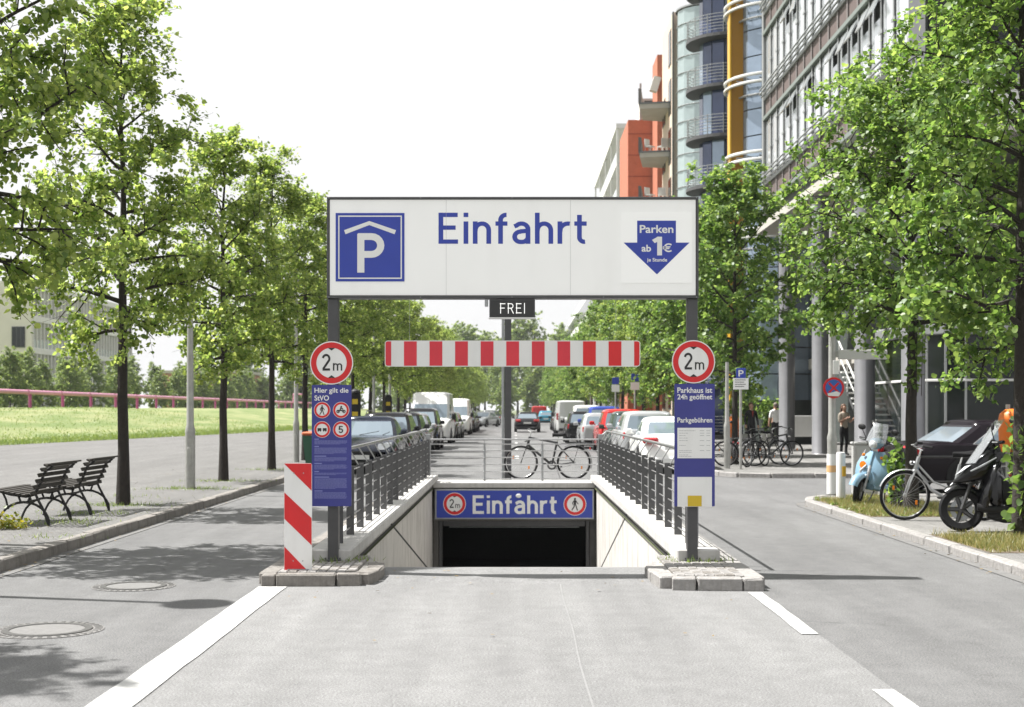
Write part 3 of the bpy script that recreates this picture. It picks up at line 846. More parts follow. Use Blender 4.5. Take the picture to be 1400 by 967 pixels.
# red and white guide board on the island
GB = 13.15; gs = FPX/GB
t = thing('guide_board', 'upright red and white diagonal striped warning board on the left kerb island', 'warning board', (0, GB, 0))
bx0, bx1 = (388.5-VX)/gs, (426.5-VX)/gs; bz0, bz1 = CAMH-(782-VY)/gs, CAMH-(633.5-VY)/gs
mb = MB(); mb.prism(rrect(bx0, bx1, bz0, bz1, .018), .012, 0, 'XZ', 0); bd = mb.build('board', M_white2, t)
W = bx1-bx0; e = .003
def stripe(zl0, zl1, zr0, zr1):
    # band between the falling diagonals, clipped to the board
    def clip(poly, lo, hi):
        for sgn, lim in ((1, lo), (-1, hi)):
            out = []
            for i in range(len(poly)):
                a, b = poly[i], poly[(i+1) % len(poly)]
                ia, ib = sgn*(a[1]-lim) >= 0, sgn*(b[1]-lim) >= 0
                if ia: out.append(a)
                if ia != ib:
                    tt = (lim-a[1])/(b[1]-a[1]); out.append((a[0]+(b[0]-a[0])*tt, lim))
            poly = out
        return poly
    q = clip([(bx0+e, zl0), (bx1-e, zr0), (bx1-e, zr1), (bx0+e, zl1)], bz0+e, bz1-e)
    m2 = MB(); m2.prism(q, .0014, 0, 'XZ', -.0022); m2.build('red_stripe', M_red, bd)
zp = lambda p: CAMH-(p-VY)/gs
stripe(zp(634.5), zp(590), zp(671), zp(630)); stripe(zp(709.5), zp(673.5), zp(745.5), zp(708.5)); stripe(zp(830), zp(747.5), zp(830), zp(786))
for (px, py) in ((402, 647), (415, 647), (401, 767), (414, 767)):
    mb = MB(); mb.cyl(((px-VX)/gs, -.0035, zp(py)), ((px-VX)/gs, -.0005, zp(py)), .006, n=8); mb.build('bolt', M_steel_g, bd)
mb = MB(); mb.bb((bx0+bx1)/2-.03, (bx0+bx1)/2+.03, .0125, .06, .10, bz1-.08, b=.004); mb.build('stand', M_steel_g, t)
mb = MB(); mb.box(((bx0+bx1)/2, .04, .118), (.2, .09, .016), b=.004); mb.build('foot', M_steel_g, t)

# blue sign over the garage mouth
PD = 29.36; ps = FPX/PD
qx = lambda p: (p-VX)/ps
qz = lambda p: CAMH-(p-VY)/ps
t = thing('portal_sign', 'blue Einfahrt sign with two round signs over the dark garage mouth', 'sign', (0, PD, 0))
mb = MB(); mb.bb(qx(594.5), qx(812), 0, .14, qz(710), qz(669), b=.006); mb.build('cabinet', M_steel_g, t)
mb = MB(); mb.bb(qx(597), qx(810), -.006, -.0005, qz(708), qz(671)); bd = mb.build('sign_face', M_blue, t)
stroke_text('Einfahrt', qx(646.5), qx(761.5), qz(702.5), qz(677.5), -.0085, M_white2, bd, .16)
mb = MB(); mb.sphere((qx(709), -.012, qz(678)), .055, 10, 8, sq=(1.1, .35, .8)); mb.build('lamp_dome', M_white2, t)
clearance(bd, qx(621.5), qz(689), 15.5/ps, -.010)
b = round_sign(bd, qx(786), qz(689.5), 15.5/ps, -.010)
q = MB(); walker(q, qx(786), qz(689.5), 17/ps, -.014); q.build('symbol', M_black, b)
for xx in (qx(620), qx(790)):
    mb = MB(); mb.bb(xx-.03, xx+.03, .141, .27, qz(700), qz(690)); mb.build('bracket', M_steel_d, t)

# ---------------------------------------------------------------- railings
def side_railing(s, lab):
    t = thing('railing', lab, 'railing', (s*1.80, 0, WT+.125), 0, 'steel railings along the ramp')
    ys = [14.62+1.0*k for k in range(16)]
    bal = MB(); bal.box((0, 0, .375), (.085, .012, .75), b=.002); bme = bal.mesh('baluster', mat('baluster_grey', (.10, .10, .102), .5, .35, var=.12, vs=8))
    hx = s*.13; hz = .92
    for y in ys:
        o = link('baluster', bme, t, (0, y, 0))
    for y in ys:
        mb = MB(); mb.tube([(s*.02, y, .73), (s*.06, y, .80), (hx, y, hz-.01)], .009, 6); mb.build('bracket', M_steel_b, t)
    for k in range(6):
        mb = MB(); mb.cyl((0, 14.30, .08+.125*k), (0, ys[-1]+.05, .08+.125*k), .0085, n=6); mb.build('rod', M_steel_b, t)
    mb = MB(); mb.tube([(hx, 14.30, hz), (hx, ys[-1]+.05, hz)], .021, 10); mb.build('handrail', mat('handrail_steel', (.30, .30, .30), .35, .8), t, smooth=40)
    for y in (14.26, ys[-1]+.09):
        mb = MB(); mb.bb(-.045, .045, y-.03, y+.03, 0, .86, b=.004); mb.build('end_post', M_steel_g, t)
        mb = MB(); mb.tube([(s*.02, y, .84), (s*.06, y, .86), (hx, y, hz)], .012, 6); mb.build('end_bracket', M_steel_g, t)
side_railing(-1, 'grey steel railing on the left edge of the ramp, beside parked cars facing us')
side_railing(1, 'grey steel railing on the right edge of the ramp, beside white parked car')
t = thing('railing', 'thin-barred steel cross railing above the garage mouth, black bicycle behind', 'railing', (0, 29.95, .10))
for px in (587.5, 662.5, 741.5, 818):
    xx = (px-VX)*29.95/FPX
    mb = MB(); mb.cyl((xx, 0, 0), (xx, 0, .75), .023, n=8); mb.cyl((xx, 0, .75), (xx, 0, .87), .007, n=6); mb.sphere((xx, 0, .75), .022, 8, 6); mb.build('post', M_steel_g, t)
for k, zz in enumerate((.04, .19, .34, .49, .63, .77)):
    mb = MB(); mb.cyl((-1.78, -.012, zz), (1.77, -.012, zz), .0115 if k < 5 else .012, n=6); mb.build('rod', M_steel_b, t)
mb = MB(); mb.cyl((-1.78, 0, .87), (1.77, 0, .87), .018, n=8); mb.build('handrail', M_steel_b, t)
# ---------------------------------------------------------------- trees
M_bark = mat('bark', (.026, .021, .017), .9, var=.35, vs=18, bump=.8, bs=35)
M_leafL = leaf_mat('leaf_yellow_green', (.082, .145, .030), (.31, .375, .115), .55)
M_leafR = leaf_mat('leaf_green', (.058, .125, .026), (.215, .30, .085), .50)
M_leafF = leaf_mat('leaf_far', (.09, .15, .045), (.25, .30, .10), .45)
LEAF = np.array([(0, 0, 0), (-.38, .16, .05), (-.43, .50, .07), (0, 1.0, -.05), (.43, .50, .07), (.38, .16, .05)])
def leaf_mesh(name, pos, size, rng, mt, outward=None, tri=False):
    n = len(pos)
    nr = rng.normal(size=(n, 3))*.75; nr[:, 2] += .8
    if outward is not None: nr += outward*.5
    nr /= np.linalg.norm(nr, axis=1)[:, None]
    ax = rng.normal(size=(n, 3)); ax[:, 2] -= .6
    ax -= nr*(ax*nr).sum(1)[:, None]; ax /= np.linalg.norm(ax, axis=1)[:, None]
    bx = np.cross(ax, nr)
    s = size*rng.uniform(.6, 1.25, n)
    V = pos[:, None, :]+s[:, None, None]*(LEAF[None, :, 0, None]*bx[:, None, :]+(LEAF[None, :, 1, None])*ax[:, None, :]+LEAF[None, :, 2, None]*nr[:, None, :])
    base = np.arange(n)[:, None]*6
    F = np.concatenate([base+np.array([0, 3, 2, 1]), base+np.array([0, 5, 4, 3])], axis=1).reshape(-1, 4)
    me = bpy.data.meshes.new(name)
    me.vertices.add(n*6); me.vertices.foreach_set('co', V.astype('f').ravel())
    nf = len(F)
    me.loops.add(nf*4); me.loops.foreach_set('vertex_index', F.astype('i').ravel())
    me.polygons.add(nf); me.polygons.foreach_set('loop_start', np.arange(0, nf*4, 4, dtype='i'))
    me.update(calc_edges=True)
    me.materials.append(mt)
    return me
def tree_meshes(seed, H, base, Rr, nl, mt, leaf=.105, droop=.15, nlimb=30, trunk_r=.095, shape=.55, lean=0.0):
    rng = np.random.default_rng(seed); rd_ = random.Random(seed)
    tr = MB(); lb = MB()
    top = H*.95; k = 9
    wob = [(rd_.uniform(-.05, .05)*i/k+lean*(i/k), rd_.uniform(-.05, .05)*i/k) for i in range(k+1)]
    tp = [Vector((wob[i][0], wob[i][1], top*i/k-(.05 if i == 0 else 0))) for i in range(k+1)]
    rad = [trunk_r*(1.25 if i == 0 else 1.0)*(1-.88*(i/k)**1.1) for i in range(k+1)]
    tr.tube(tp, rad, 9)
    def trunk_at(h):
        f = min(max(h/top*k, 0), k-1e-3); i = int(f); return tp[i].lerp(tp[i+1], f-i)
    segs = []
    def env(u): return Rr*((max(0, 1-u))**shape)*min(1.0, .62+u*2.2)
    for i in range(nlimb):
        u = ((i+.5)/nlimb)**1.05
        h = base+(top*.97-base)*u
        az = i*2.39996+rd_.uniform(-.35, .35)
        el = R(8+52*u+rd_.uniform(-10, 12))
        L_ = env(u)*rd_.uniform(.72, 1.18)/max(.45, math.cos(el))*.93+.15
        L_ = min(L_, H*.42)
        o = trunk_at(h)
        d = Vector((math.cos(az)*math.cos(el), math.sin(az)*math.cos(el), math.sin(el)))
        pts = [o]; nseg = 5
        for q in range(nseg):
            d = (d+Vector((rd_.uniform(-.13, .13), rd_.uniform(-.13, .13), rd_.uniform(-.08, .1)-droop*(1-u)*.35))).normalized()
            pts.append(pts[-1]+d*L_/nseg)
        r0 = (.034*(1-u)+.012)
        lb.tube(pts, [r0*(1-.85*q/nseg) for q in range(nseg+1)], 5, caps=False)
        for q in range(2, nseg): segs.append((pts[q], pts[q+1], .8 if q > 2 else .35))
        nsec = max(4, int(3+L_*4.2))
        for j in range(nsec):
            tq = .22+.78*(j+rd_.random())/nsec
            f = min(tq*nseg, nseg-1e-3); a = int(f); p = pts[a].lerp(pts[a+1], f-a)
            dd = (pts[a+1]-pts[a]).normalized()
            sd_ = Vector((rd_.gauss(0, 1), rd_.gauss(0, 1), rd_.gauss(.1, .6)))
            sd_ = (sd_-dd*sd_.dot(dd)).normalized()
            d2 = (dd*rd_.uniform(.35, .8)+sd_).normalized()
            l2 = L_*(.50-.22*tq)*rd_.uniform(.6, 1.25)+.10
            m1 = p+d2*l2*.5; d3 = (d2+Vector((rd_.uniform(-.3, .3), rd_.uniform(-.3, .3), rd_.uniform(-.35, .1)))).normalized(); e = m1+d3*l2*.5
            lb.tube([p, m1, e], [r0*.33, r0*.22, .003], 4, caps=False)
            segs.append((m1, e, 1.2)); segs.append((p, m1, .7))
            for w in range(3):
                f2 = rd_.uniform(.25, 1); b0 = p.lerp(m1, f2*2) if f2 < .5 else m1.lerp(e, f2*2-1)
                d4 = (d3+Vector((rd_.gauss(0, .8), rd_.gauss(0, .8), rd_.gauss(-.1, .5)))).normalized()
                l3 = rd_.uniform(.16, .42)
                b1 = b0+d4*l3
                lb.tube([b0, b1], [.004, .002], 3, caps=False)
                segs.append((b0, b1, 1.5))
    A = np.array([s_[0][:] for s_ in segs]); B = np.array([s_[1][:] for s_ in segs])
    wt = np.array([s_[2] for s_ in segs])*np.linalg.norm(B-A, axis=1)
    clump = rng.uniform(.0, 1.6, len(segs))**1.4; wt = wt*clump; wt /= wt.sum()
    idx = rng.choice(len(segs), nl, p=wt); tt = rng.random(nl)[:, None]
    pos = A[idx]*(1-tt)+B[idx]*tt+rng.normal(size=(nl, 3))*np.array([.055, .055, .05])
    out = pos-np.array([0, 0, base+(H-base)*.45]); out /= np.linalg.norm(out, axis=1)[:, None]+1e-6
    crown = leaf_mesh('crown', pos, leaf, rng, mt, out)
    return tr.mesh('trunk', M_bark, 60), lb.mesh('limbs', M_bark, 60), crown
TREES = {}
def tree(name, proto, x, y, z, rz, scale, label, group=None, sz=None):
    me = TREES[proto]
    t = thing(name, label, 'tree', (x, y, z), rz, group)
    t.scale = (scale, scale, sz or scale)
    link('trunk', me[0], t); link('limbs', me[1], t)
    tag(link('crown', me[2], t), kind='stuff')
    return t
TREES['L0'] = tree_meshes(1, 8.3, 2.95, 1.70, 21000, M_leafL, .076, .15)
TREES['L1'] = tree_meshes(2, 8.0, 2.65, 1.50, 19000, M_leafL, .076, .12)
TREES['L2'] = tree_meshes(3, 7.5, 2.6, 1.58, 15500, M_leafL, .090, .25)
TREES['R0'] = tree_meshes(4, 6.2, 2.75, 2.15, 27000, M_leafR, .076, .16, 36, .10, .42)
TREES['R1'] = tree_meshes(5, 8.6, 2.30, 1.62, 22000, M_leafR, .078, .25, 36, .10)
TREES['R2'] = tree_meshes(6, 7.9, 2.4, 2.2, 15000, M_leafR, .12, .25)
TREES['F0'] = tree_meshes(7, 6.0, .7, 1.9, 7500, M_leafF, .19, .1, 24, .08, .4)
TREES['F1'] = tree_meshes(8, 13.0, 2.6, 4.6, 9000, M_leafF, .34, .1, 34, .2, .42)
PVL, PVR = .118, .10
def ORD(n): return ['first', 'second', 'third', 'fourth', 'fifth', 'sixth', 'seventh', 'eighth', 'ninth', 'tenth', 'eleventh', 'twelfth', 'thirteenth', 'fourteenth', 'fifteenth', 'sixteenth', 'seventeenth', 'eighteenth', 'nineteenth', 'twentieth'][n-1] if n <= 20 else ['twenty', 'thirty'][n//10-2]+'-'+['tenth', 'first', 'second', 'third', 'fourth', 'fifth', 'sixth', 'seventh', 'eighth', 'ninth'][n % 10] if n % 10 else 'thirtieth'
# left row
random.seed(77)
LY = [9.3, 15.7, 22.1, 29.5, 35.0, 41.5]
names = ['linden tree beside the left kerb nearest the camera, mostly out of frame', 'tall linden tree filling the upper left corner, trunk out of frame',
         'linden tree growing behind the two benches on the left', 'linden tree right of the plain grey lamp post on the left pavement',
         'linden tree in the left row, second trunk right of the lamp post', 'linden tree in the left row just behind the lamp post by the blue board']
for i, y in enumerate(LY):
    pr = ['L1', 'L0', 'L1', 'L2', 'L1', 'L2'][i]
    tree('linden_tree', pr, [-6.75, -6.1, -6.08, -6.03, -5.97, -6.1][i], y, PVL, [2.0, 1.7, 2.9, 4.4, 1.2, 5.2][i], [.86, 1.04, 1.0, .97, .98, 1.04][i], names[i], 'lindens along the left kerb')
y = 48.0; i = 0
while y < 250:
    tree('linden_tree', ['L0', 'L1', 'L2'][i % 3], -6.1+random.uniform(-.15, .15), y, PVL, random.uniform(0, 6.28), random.uniform(.95, 1.12), f'{ORD(i+7)} linden from the camera in the left street row', 'lindens farther down the left kerb')
    y += 6.5+random.uniform(-.4, .4)+(y > 110)*2; i += 1
# right row
RL = [(5.98, 16.75, 'R1', 1.3, 1.0, 'linden tree at the right frame edge, trunk beside the black scooter'), (5.92, 21.2, 'R0', .35, 1.0, 'linden tree with thin trunk rising behind the silver bicycle'),
      (6.05, 39.0, 'R2', 2.2, 1.0, 'linden tree by the parked bicycles behind the fee board'), (6.1, 46.0, 'R2', 4.0, 1.02, 'second linden of the far right row, beyond the bicycle rack'), (6.3, 10.5, 'R1', 3.6, .95, 'linden tree beside the right kerb nearest the camera, out of frame')]
for x, y, pr, rz, s_, lab in RL:
    tree('linden_tree', pr, x, y, PVR, rz, s_, lab, 'lindens along the right kerb')
y = 53.0; i = 0
while y < 250:
    tree('linden_tree', ['R2', 'R1', 'L1'][i % 3], 6.1+random.uniform(-.15, .15), y, PVR, random.uniform(0, 6.28), random.uniform(.95, 1.12), f'{ORD(i+6)} linden from the camera in the right street row', 'lindens farther down the right kerb')
    y += 6.6+random.uniform(-.4, .4)+(y > 110)*2; i += 1
# small trees behind the lawn
y = 120; i = 0
while y < 330:
    tree('hedge_tree', 'F0', -47+random.uniform(-1.5, 1.5), y, 1.0, random.uniform(0, 6.28), random.uniform(.75, 1.0)*(1+.0012*(y-120)), 'young tree in the row behind the lawn and pink pipe', 'young trees behind the lawn')
    y += 3.6+random.uniform(-.5, .5)+(y-120)*.02; i += 1
# big hazy trees closing the street
for x, y, s_ in ((-34, 275, 1.1), (-22, 300, 1.3), (-11, 330, 1.5), (-3.5, 350, 1.35), (3, 345, 1.75), (10, 320, 1.35), (20, 330, 1.5), (30, 310, 1.3), (-16, 360, 1.6), (-28, 340, 1.4), (1, 400, 1.7), (-8, 390, 1.6), (14, 380, 1.7), (-45, 300, 1.2), (-56, 290, 1.3), (-3, 300, .9), (5.5, 295, 1.0)):
    tree('park_tree', 'F1', x, y, 0, random.uniform(0, 6.28), s_, 'large hazy tree closing the far end of the street', 'big trees at the end of the street')
for k in range(17):
    tree('park_shrub', 'F0', -44+k*5.2+random.uniform(-1, 1), 285+random.uniform(-12, 12), -.2, random.uniform(0, 6.28), random.uniform(.9, 1.3), 'low bushy tree in the green belt closing the street end', 'bushy trees at the end of the street')
tree('park_tree', 'F1', pX(270, 290), 290, 0, 1, .95, 'dark tree standing behind the low brick building on the left')

# shoots round the right-hand trunks
def shoots(x, y, z, h, n, seed, label, wid=.16):
    rng = np.random.default_rng(seed); rd_ = random.Random(seed)
    t = thing('leafy_shoots', label, 'shrub', (x, y, z)); st = MB(); P_ = []
    for k in range(int(n/14)):
        a = rd_.uniform(0, 2*PI); b = Vector((math.cos(a)*.1, math.sin(a)*.1, 0)); hh = h*rd_.uniform(.35, 1)
        e = Vector((math.cos(a)*wid*rd_.uniform(.6, 1.8), math.sin(a)*wid*rd_.uniform(.6, 1.8), hh)); m_ = b.lerp(e, .5)+Vector((0, 0, hh*.1))
        st.tube([b, m_, e], [.006, .004, .002], 4, caps=False)
        for j in range(14):
            f = rd_.uniform(.15, 1); p = b.lerp(m_, f*2) if f < .5 else m_.lerp(e, f*2-1)
            P_.append((p.x+rd_.gauss(0, .05), p.y+rd_.gauss(0, .05), max(.02, p.z+rd_.gauss(0, .05))))
    st.build('stems', M_bark, t)
    tag(link('foliage', leaf_mesh('foliage', np.array(P_), .10, rng, M_leafR), t), kind='stuff')
shoots(5.79, 21.45, PVR, 1.35, 170, 3, 'leafy green shoots round the trunk between blue scooter and silver bicycle', .09)
shoots(6.0, 16.75, PVR, 1.5, 260, 4, 'leafy green shoots round the trunk at the right frame edge')
shoots(5.95, 21.15, PVR+1.7, 1.2, 130, 5, 'sprig of leaves halfway up the trunk behind the silver bicycle', .1)

# ---------------------------------------------------------------- lawn and grass
def lawn_edge(y):       # x of the lawn's street-side edge
    return -21.3+(min(y, 104)-58)*.139 if y > 20 else -26.6
def lawn_z(x, y):
    d = lawn_edge(y)-x
    u = min(max(d/17, 0), 1)
    return .118+.01+1.55*(u*u*(3-2*u))+.07*math.sin(x*.31+y*.17)*u+.04*math.sin(y*.5+x*.9)*u
lw = MB(); NX, NY = 40, 100
G_ = []
for j in range(NY+1):
    y = 20+(400-20)*(j/NY)**1.6
    for i in range(NX+1):
        x = lawn_edge(y)-(130*(i/NX)**1.8)
        G_.append((x, y, lawn_z(x, y)))
lw.add(G_, [(j*(NX+1)+i, (j+1)*(NX+1)+i, (j+1)*(NX+1)+i+1, j*(NX+1)+i+1) for j in range(NY) for i in range(NX)])
lw.f = [tuple(reversed(f)) for f in lw.f]
M_lawn = bpy.data.materials.new('lawn'); M_lawn.use_nodes = True
N, L = M_lawn.node_tree.nodes, M_lawn.node_tree.links
tc = N.new('ShaderNodeTexCoord'); n1 = N.new('ShaderNodeTexNoise'); n1.inputs['Scale'].default_value = .35; n1.inputs['Detail'].default_value = 8
mp = N.new('ShaderNodeMapping'); mp.inputs['Scale'].default_value = (1.6, .5, 1)
L.new(tc.outputs['Object'], mp.inputs[0]); L.new(mp.outputs[0], n1.inputs['Vector'])
cr = N.new('ShaderNodeValToRGB'); cr.color_ramp.elements[0].color = (.12, .17, .042, 1); cr.color_ramp.elements[1].color = (.25, .26, .115, 1)
cr.color_ramp.elements[0].position = .38; cr.color_ramp.elements[1].position = .68
L.new(n1.outputs['Fac'], cr.inputs[0]); L.new(cr.outputs[0], N['Principled BSDF'].inputs['Base Color']); N['Principled BSDF'].inputs['Roughness'].default_value = .9
n2 = N.new('ShaderNodeTexNoise'); n2.inputs['Scale'].default_value = 9; n2.inputs['Detail'].default_value = 6; L.new(tc.outputs['Object'], n2.inputs['Vector'])
bp = N.new('ShaderNodeBump'); bp.inputs['Strength'].default_value = .9; bp.inputs['Distance'].default_value = .15; L.new(n2.outputs['Fac'], bp.inputs['Height']); L.new(bp.outputs[0], N['Principled BSDF'].inputs['Normal'])
tag(lw.build('lawn', M_lawn, smooth=60), kind='structure')
def blades(name, P_, hmin, hmax, w, mt, seed, spread=.6):
    rng = np.random.default_rng(seed); P_ = np.asarray(P_); n = len(P_)
    a = rng.uniform(0, 2*PI, n); h = rng.uniform(hmin, hmax, n); d = np.stack([np.cos(a), np.sin(a), np.zeros(n)], 1)
    ln_ = rng.normal(size=(n, 3))*spread; ln_[:, 2] = 1
    ln_ /= np.linalg.norm(ln_, axis=1)[:, None]
    ww = w*rng.uniform(.6, 1.3, n)
    V = np.stack([P_-d*ww[:, None], P_+d*ww[:, None], P_+ln_*h[:, None]], 1)
    me = bpy.data.meshes.new(name)
    me.vertices.add(n*3); me.vertices.foreach_set('co', V.astype('f').ravel())
    me.loops.add(n*3); me.loops.foreach_set('vertex_index', np.arange(n*3, dtype='i'))
    me.polygons.add(n); me.polygons.foreach_set('loop_start', np.arange(0, n*3, 3, dtype='i'))
    me.update(calc_edges=True); me.materials.append(mt)
    return tag(link(name, me), kind='stuff')
M_gr = leaf_mat('grass_blade', (.10, .165, .035), (.21, .26, .075), .3)
M_gry = leaf_mat('dry_grass', (.10, .13, .03), (.34, .29, .12), .3)
M_flow = leaf_mat('weeds', (.09, .13, .02), (.30, .26, .04), .35)
rd_ = random.Random(9); P_ = []
for k in range(42000):
    y = 40+75*rd_.random()**1.1; d = abs(rd_.gauss(0, 1.6)) if rd_.random() < .75 else rd_.uniform(0, 20)
    x = lawn_edge(y)+.15-d+rd_.gauss(0, .12); P_.append((x, y, lawn_z(x, y)))
blades('grass', P_, .05, .17, .025, M_gr, 1)
def patch(poly_fn, n, seed):
    r = random.Random(seed); return [poly_fn(r) for _ in range(n)]
# dry verge between the right-hand trees and the kerb
def verge(r):
    while True:
        x, y = r.uniform(4.99, 6.6), r.uniform(19.9, 24.4)
        if y > 23.6 and x < 5.3+(y-23.6)*.6: continue
        if r.random() < .35+.65*math.sin(x*5+y*3)**2: return (x, y, PVR-.004)
blades('grass', patch(verge, 11000, 2), .03, .14, .005, M_gry, 2)
rngw = np.random.default_rng(12); pw = np.array(patch(verge, 500, 22)); pw = np.repeat(pw, 4, 0)+rngw.normal(size=(2000, 3))*np.array([.03, .03, .015]); pw[:, 2] = np.abs(pw[:, 2]-PVR)+PVR
tag(link('weeds', leaf_mesh('weeds', pw, .045, rngw, M_gr)), kind='stuff')
mb = MB(); mb.prism([(4.99, 19.9), (6.6, 19.9), (6.6, 24.6), (5.6, 24.6), (5.0, 23.5)], -.008, 0, 'XY', PVR-.0005); tag(mb.build('verge', M_soil), kind='structure')
def verge2(r): return (r.uniform(5.0, 7.2), r.gauss(15.9, .55), PVR-.004)
blades('grass', [p for p in patch(verge2, 12000, 3) if 14.9 < p[1] < 17.1], .03, .13, .006, M_gry, 3)
mb = MB(); mb.prism([(4.99, 14.9), (7.2, 14.9), (7.2, 17.1), (4.99, 17.1)], -.008, 0, 'XY', PVR-.0005); tag(mb.build('verge', M_soil), kind='structure')
# tufts at trunks, poles, bench bases
T_ = []
r = random.Random(8)
for (cx, cy, rad, n, z) in ((-6.08, 22.0, .40, 500, PVL), (-6.03, 29.4, .42, 400, PVL), (-5.97, 34.9, .4, 300, PVL), (-6.06, 26.55, .42, 700, PVL), (-6.0, 18.5, .38, 300, PVL), (-6.05, 20.2, .38, 300, PVL), (-6.0, 19.0, .3, 150, PVL),
                      (-1.82, 13.95, .16, 160, .115), (-1.6, 14.0, .12, 60, .115), (1.85, 13.95, .16, 160, .115), (1.65, 14.0, .12, 60, .115), (-5.35, 16.5, .25, 80, PVL), (-6.6, 24, .5, 90, PVL), (-.3, 31.2, .12, 60, 0.0)):
    for k in range(n): T_.append((cx+r.gauss(0, rad), cy+r.gauss(0, rad*.6), z))
blades('weed_tufts', [p for i, p in enumerate(T_) if i % 3], .02, .085, .006, M_gr, 5)
rl = np.random.default_rng(41)
def litter(n, xf, yf_, z):
    q_ = np.stack([xf(n), yf_(n), np.full(n, z)], 1); return q_
lt = np.concatenate([litter(150, lambda n: -5.02+np.abs(rl.normal(0, .10, n)), lambda n: rl.uniform(8, 34, n), .013), litter(170, lambda n: rl.uniform(-8.5, -5.3, n), lambda n: rl.uniform(12, 36, n), PVL+.006), litter(90, lambda n: 4.80-np.abs(rl.normal(0, .12, n)), lambda n: rl.uniform(9, 24, n), .013), litter(40, lambda n: rl.uniform(-2.1, 2.0, n), lambda n: 14.0-np.abs(rl.normal(0, 1.6, n)), .016)])
lm = leaf_mesh('fallen_leaves', lt, .035, rl, mat('dry_leaf', (.20, .14, .06), .8, var=.3, vs=40))
co = np.empty(len(lm.vertices)*3, 'f'); lm.vertices.foreach_get('co', co); co = co.reshape(-1, 3); zr_ = np.repeat(lt[:, 2], 6); co[:, 2] = zr_+np.abs(co[:, 2]-zr_)*.25; lm.vertices.foreach_set('co', co.ravel()); lm.update()
tag(link('fallen_leaves', lm), kind='stuff')
shr = thing('yellow_flowering_weed', 'small yellow-green weed clump at the left frame edge by the kerb', 'plant', (pX(8, 17.6), 17.6, PVL))
rng = np.random.default_rng(3); pp_ = rng.normal(size=(260, 3))*np.array([.15, .09, .09]); pp_[:, 2] = np.abs(pp_[:, 2])+.02
tag(link('foliage', leaf_mesh('foliage', pp_, .05, rng, M_flow), shr), kind='stuff')
# ---------------------------------------------------------------- cars and vans
M_glass = mat('car_glass', (.22, .27, .31), .05, .42, spec=.6)
M_plast = mat('black_plastic', (.014, .014, .015), .6, var=.1, vs=20, spec=.3)
M_rim = mat('alloy_rim', (.42, .42, .43), .3, .9)
M_tail = mat('tail_lamp', (.42, .008, .012), .12, coat=.8)
M_head = mat('head_lamp', (.62, .64, .66), .08, .3, coat=1.0)
M_plate = mat('number_plate', (.70, .70, .68), .4)
M_wellb = mat('wheel_well', (.008, .008, .008), .9)
def paint(name, col, metal=.35): return mat('paint_'+name, col, .16, metal*.5, var=.02, vs=3, coat=.15, spec=.4)
wheel_cache = {}
def wheel_meshes(r, w):
    k = (round(r, 3), w)
    if k not in wheel_cache:
        ty = MB(); ty.lathe([(r*.66, -w/2+.01), (r*.9, -w/2), (r*.985, -w/2+.02), (r, -w/4), (r, w/4), (r*.985, w/2-.02), (r*.9, w/2), (r*.66, w/2-.01)], n=28, axis='X')
        rm = MB(); rm.lathe([(r*.67, w/2-.012), (r*.62, w/2-.018), (r*.60, w/2-.05)], n=28, axis='X')
        for a in range(5):
            an = 2*PI*a/5
            for s in (-.13, .13):
                p0 = Vector((w/2-.035, math.cos(an+s*.5)*r*.12, math.sin(an+s*.5)*r*.12)); p1 = Vector((w/2-.025, math.cos(an+s)*r*.62, math.sin(an+s)*r*.62))
                rm.tube([p0, p1], [.026, .022], 4)
        rm.lathe([(r*.16, w/2-.03), (r*.12, w/2-.012), (.001, w/2-.01)], n=14, axis='X')
        bk = MB(); bk.lathe([(r*.66, w/2-.06), (.001, w/2-.06)], n=24, axis='X')
        wheel_cache[k] = (ty.mesh('tyre', M_rubber, 50), rm.mesh('rim', M_rim, 40), bk.mesh('brake_disc', M_wellb))
    return wheel_cache[k]
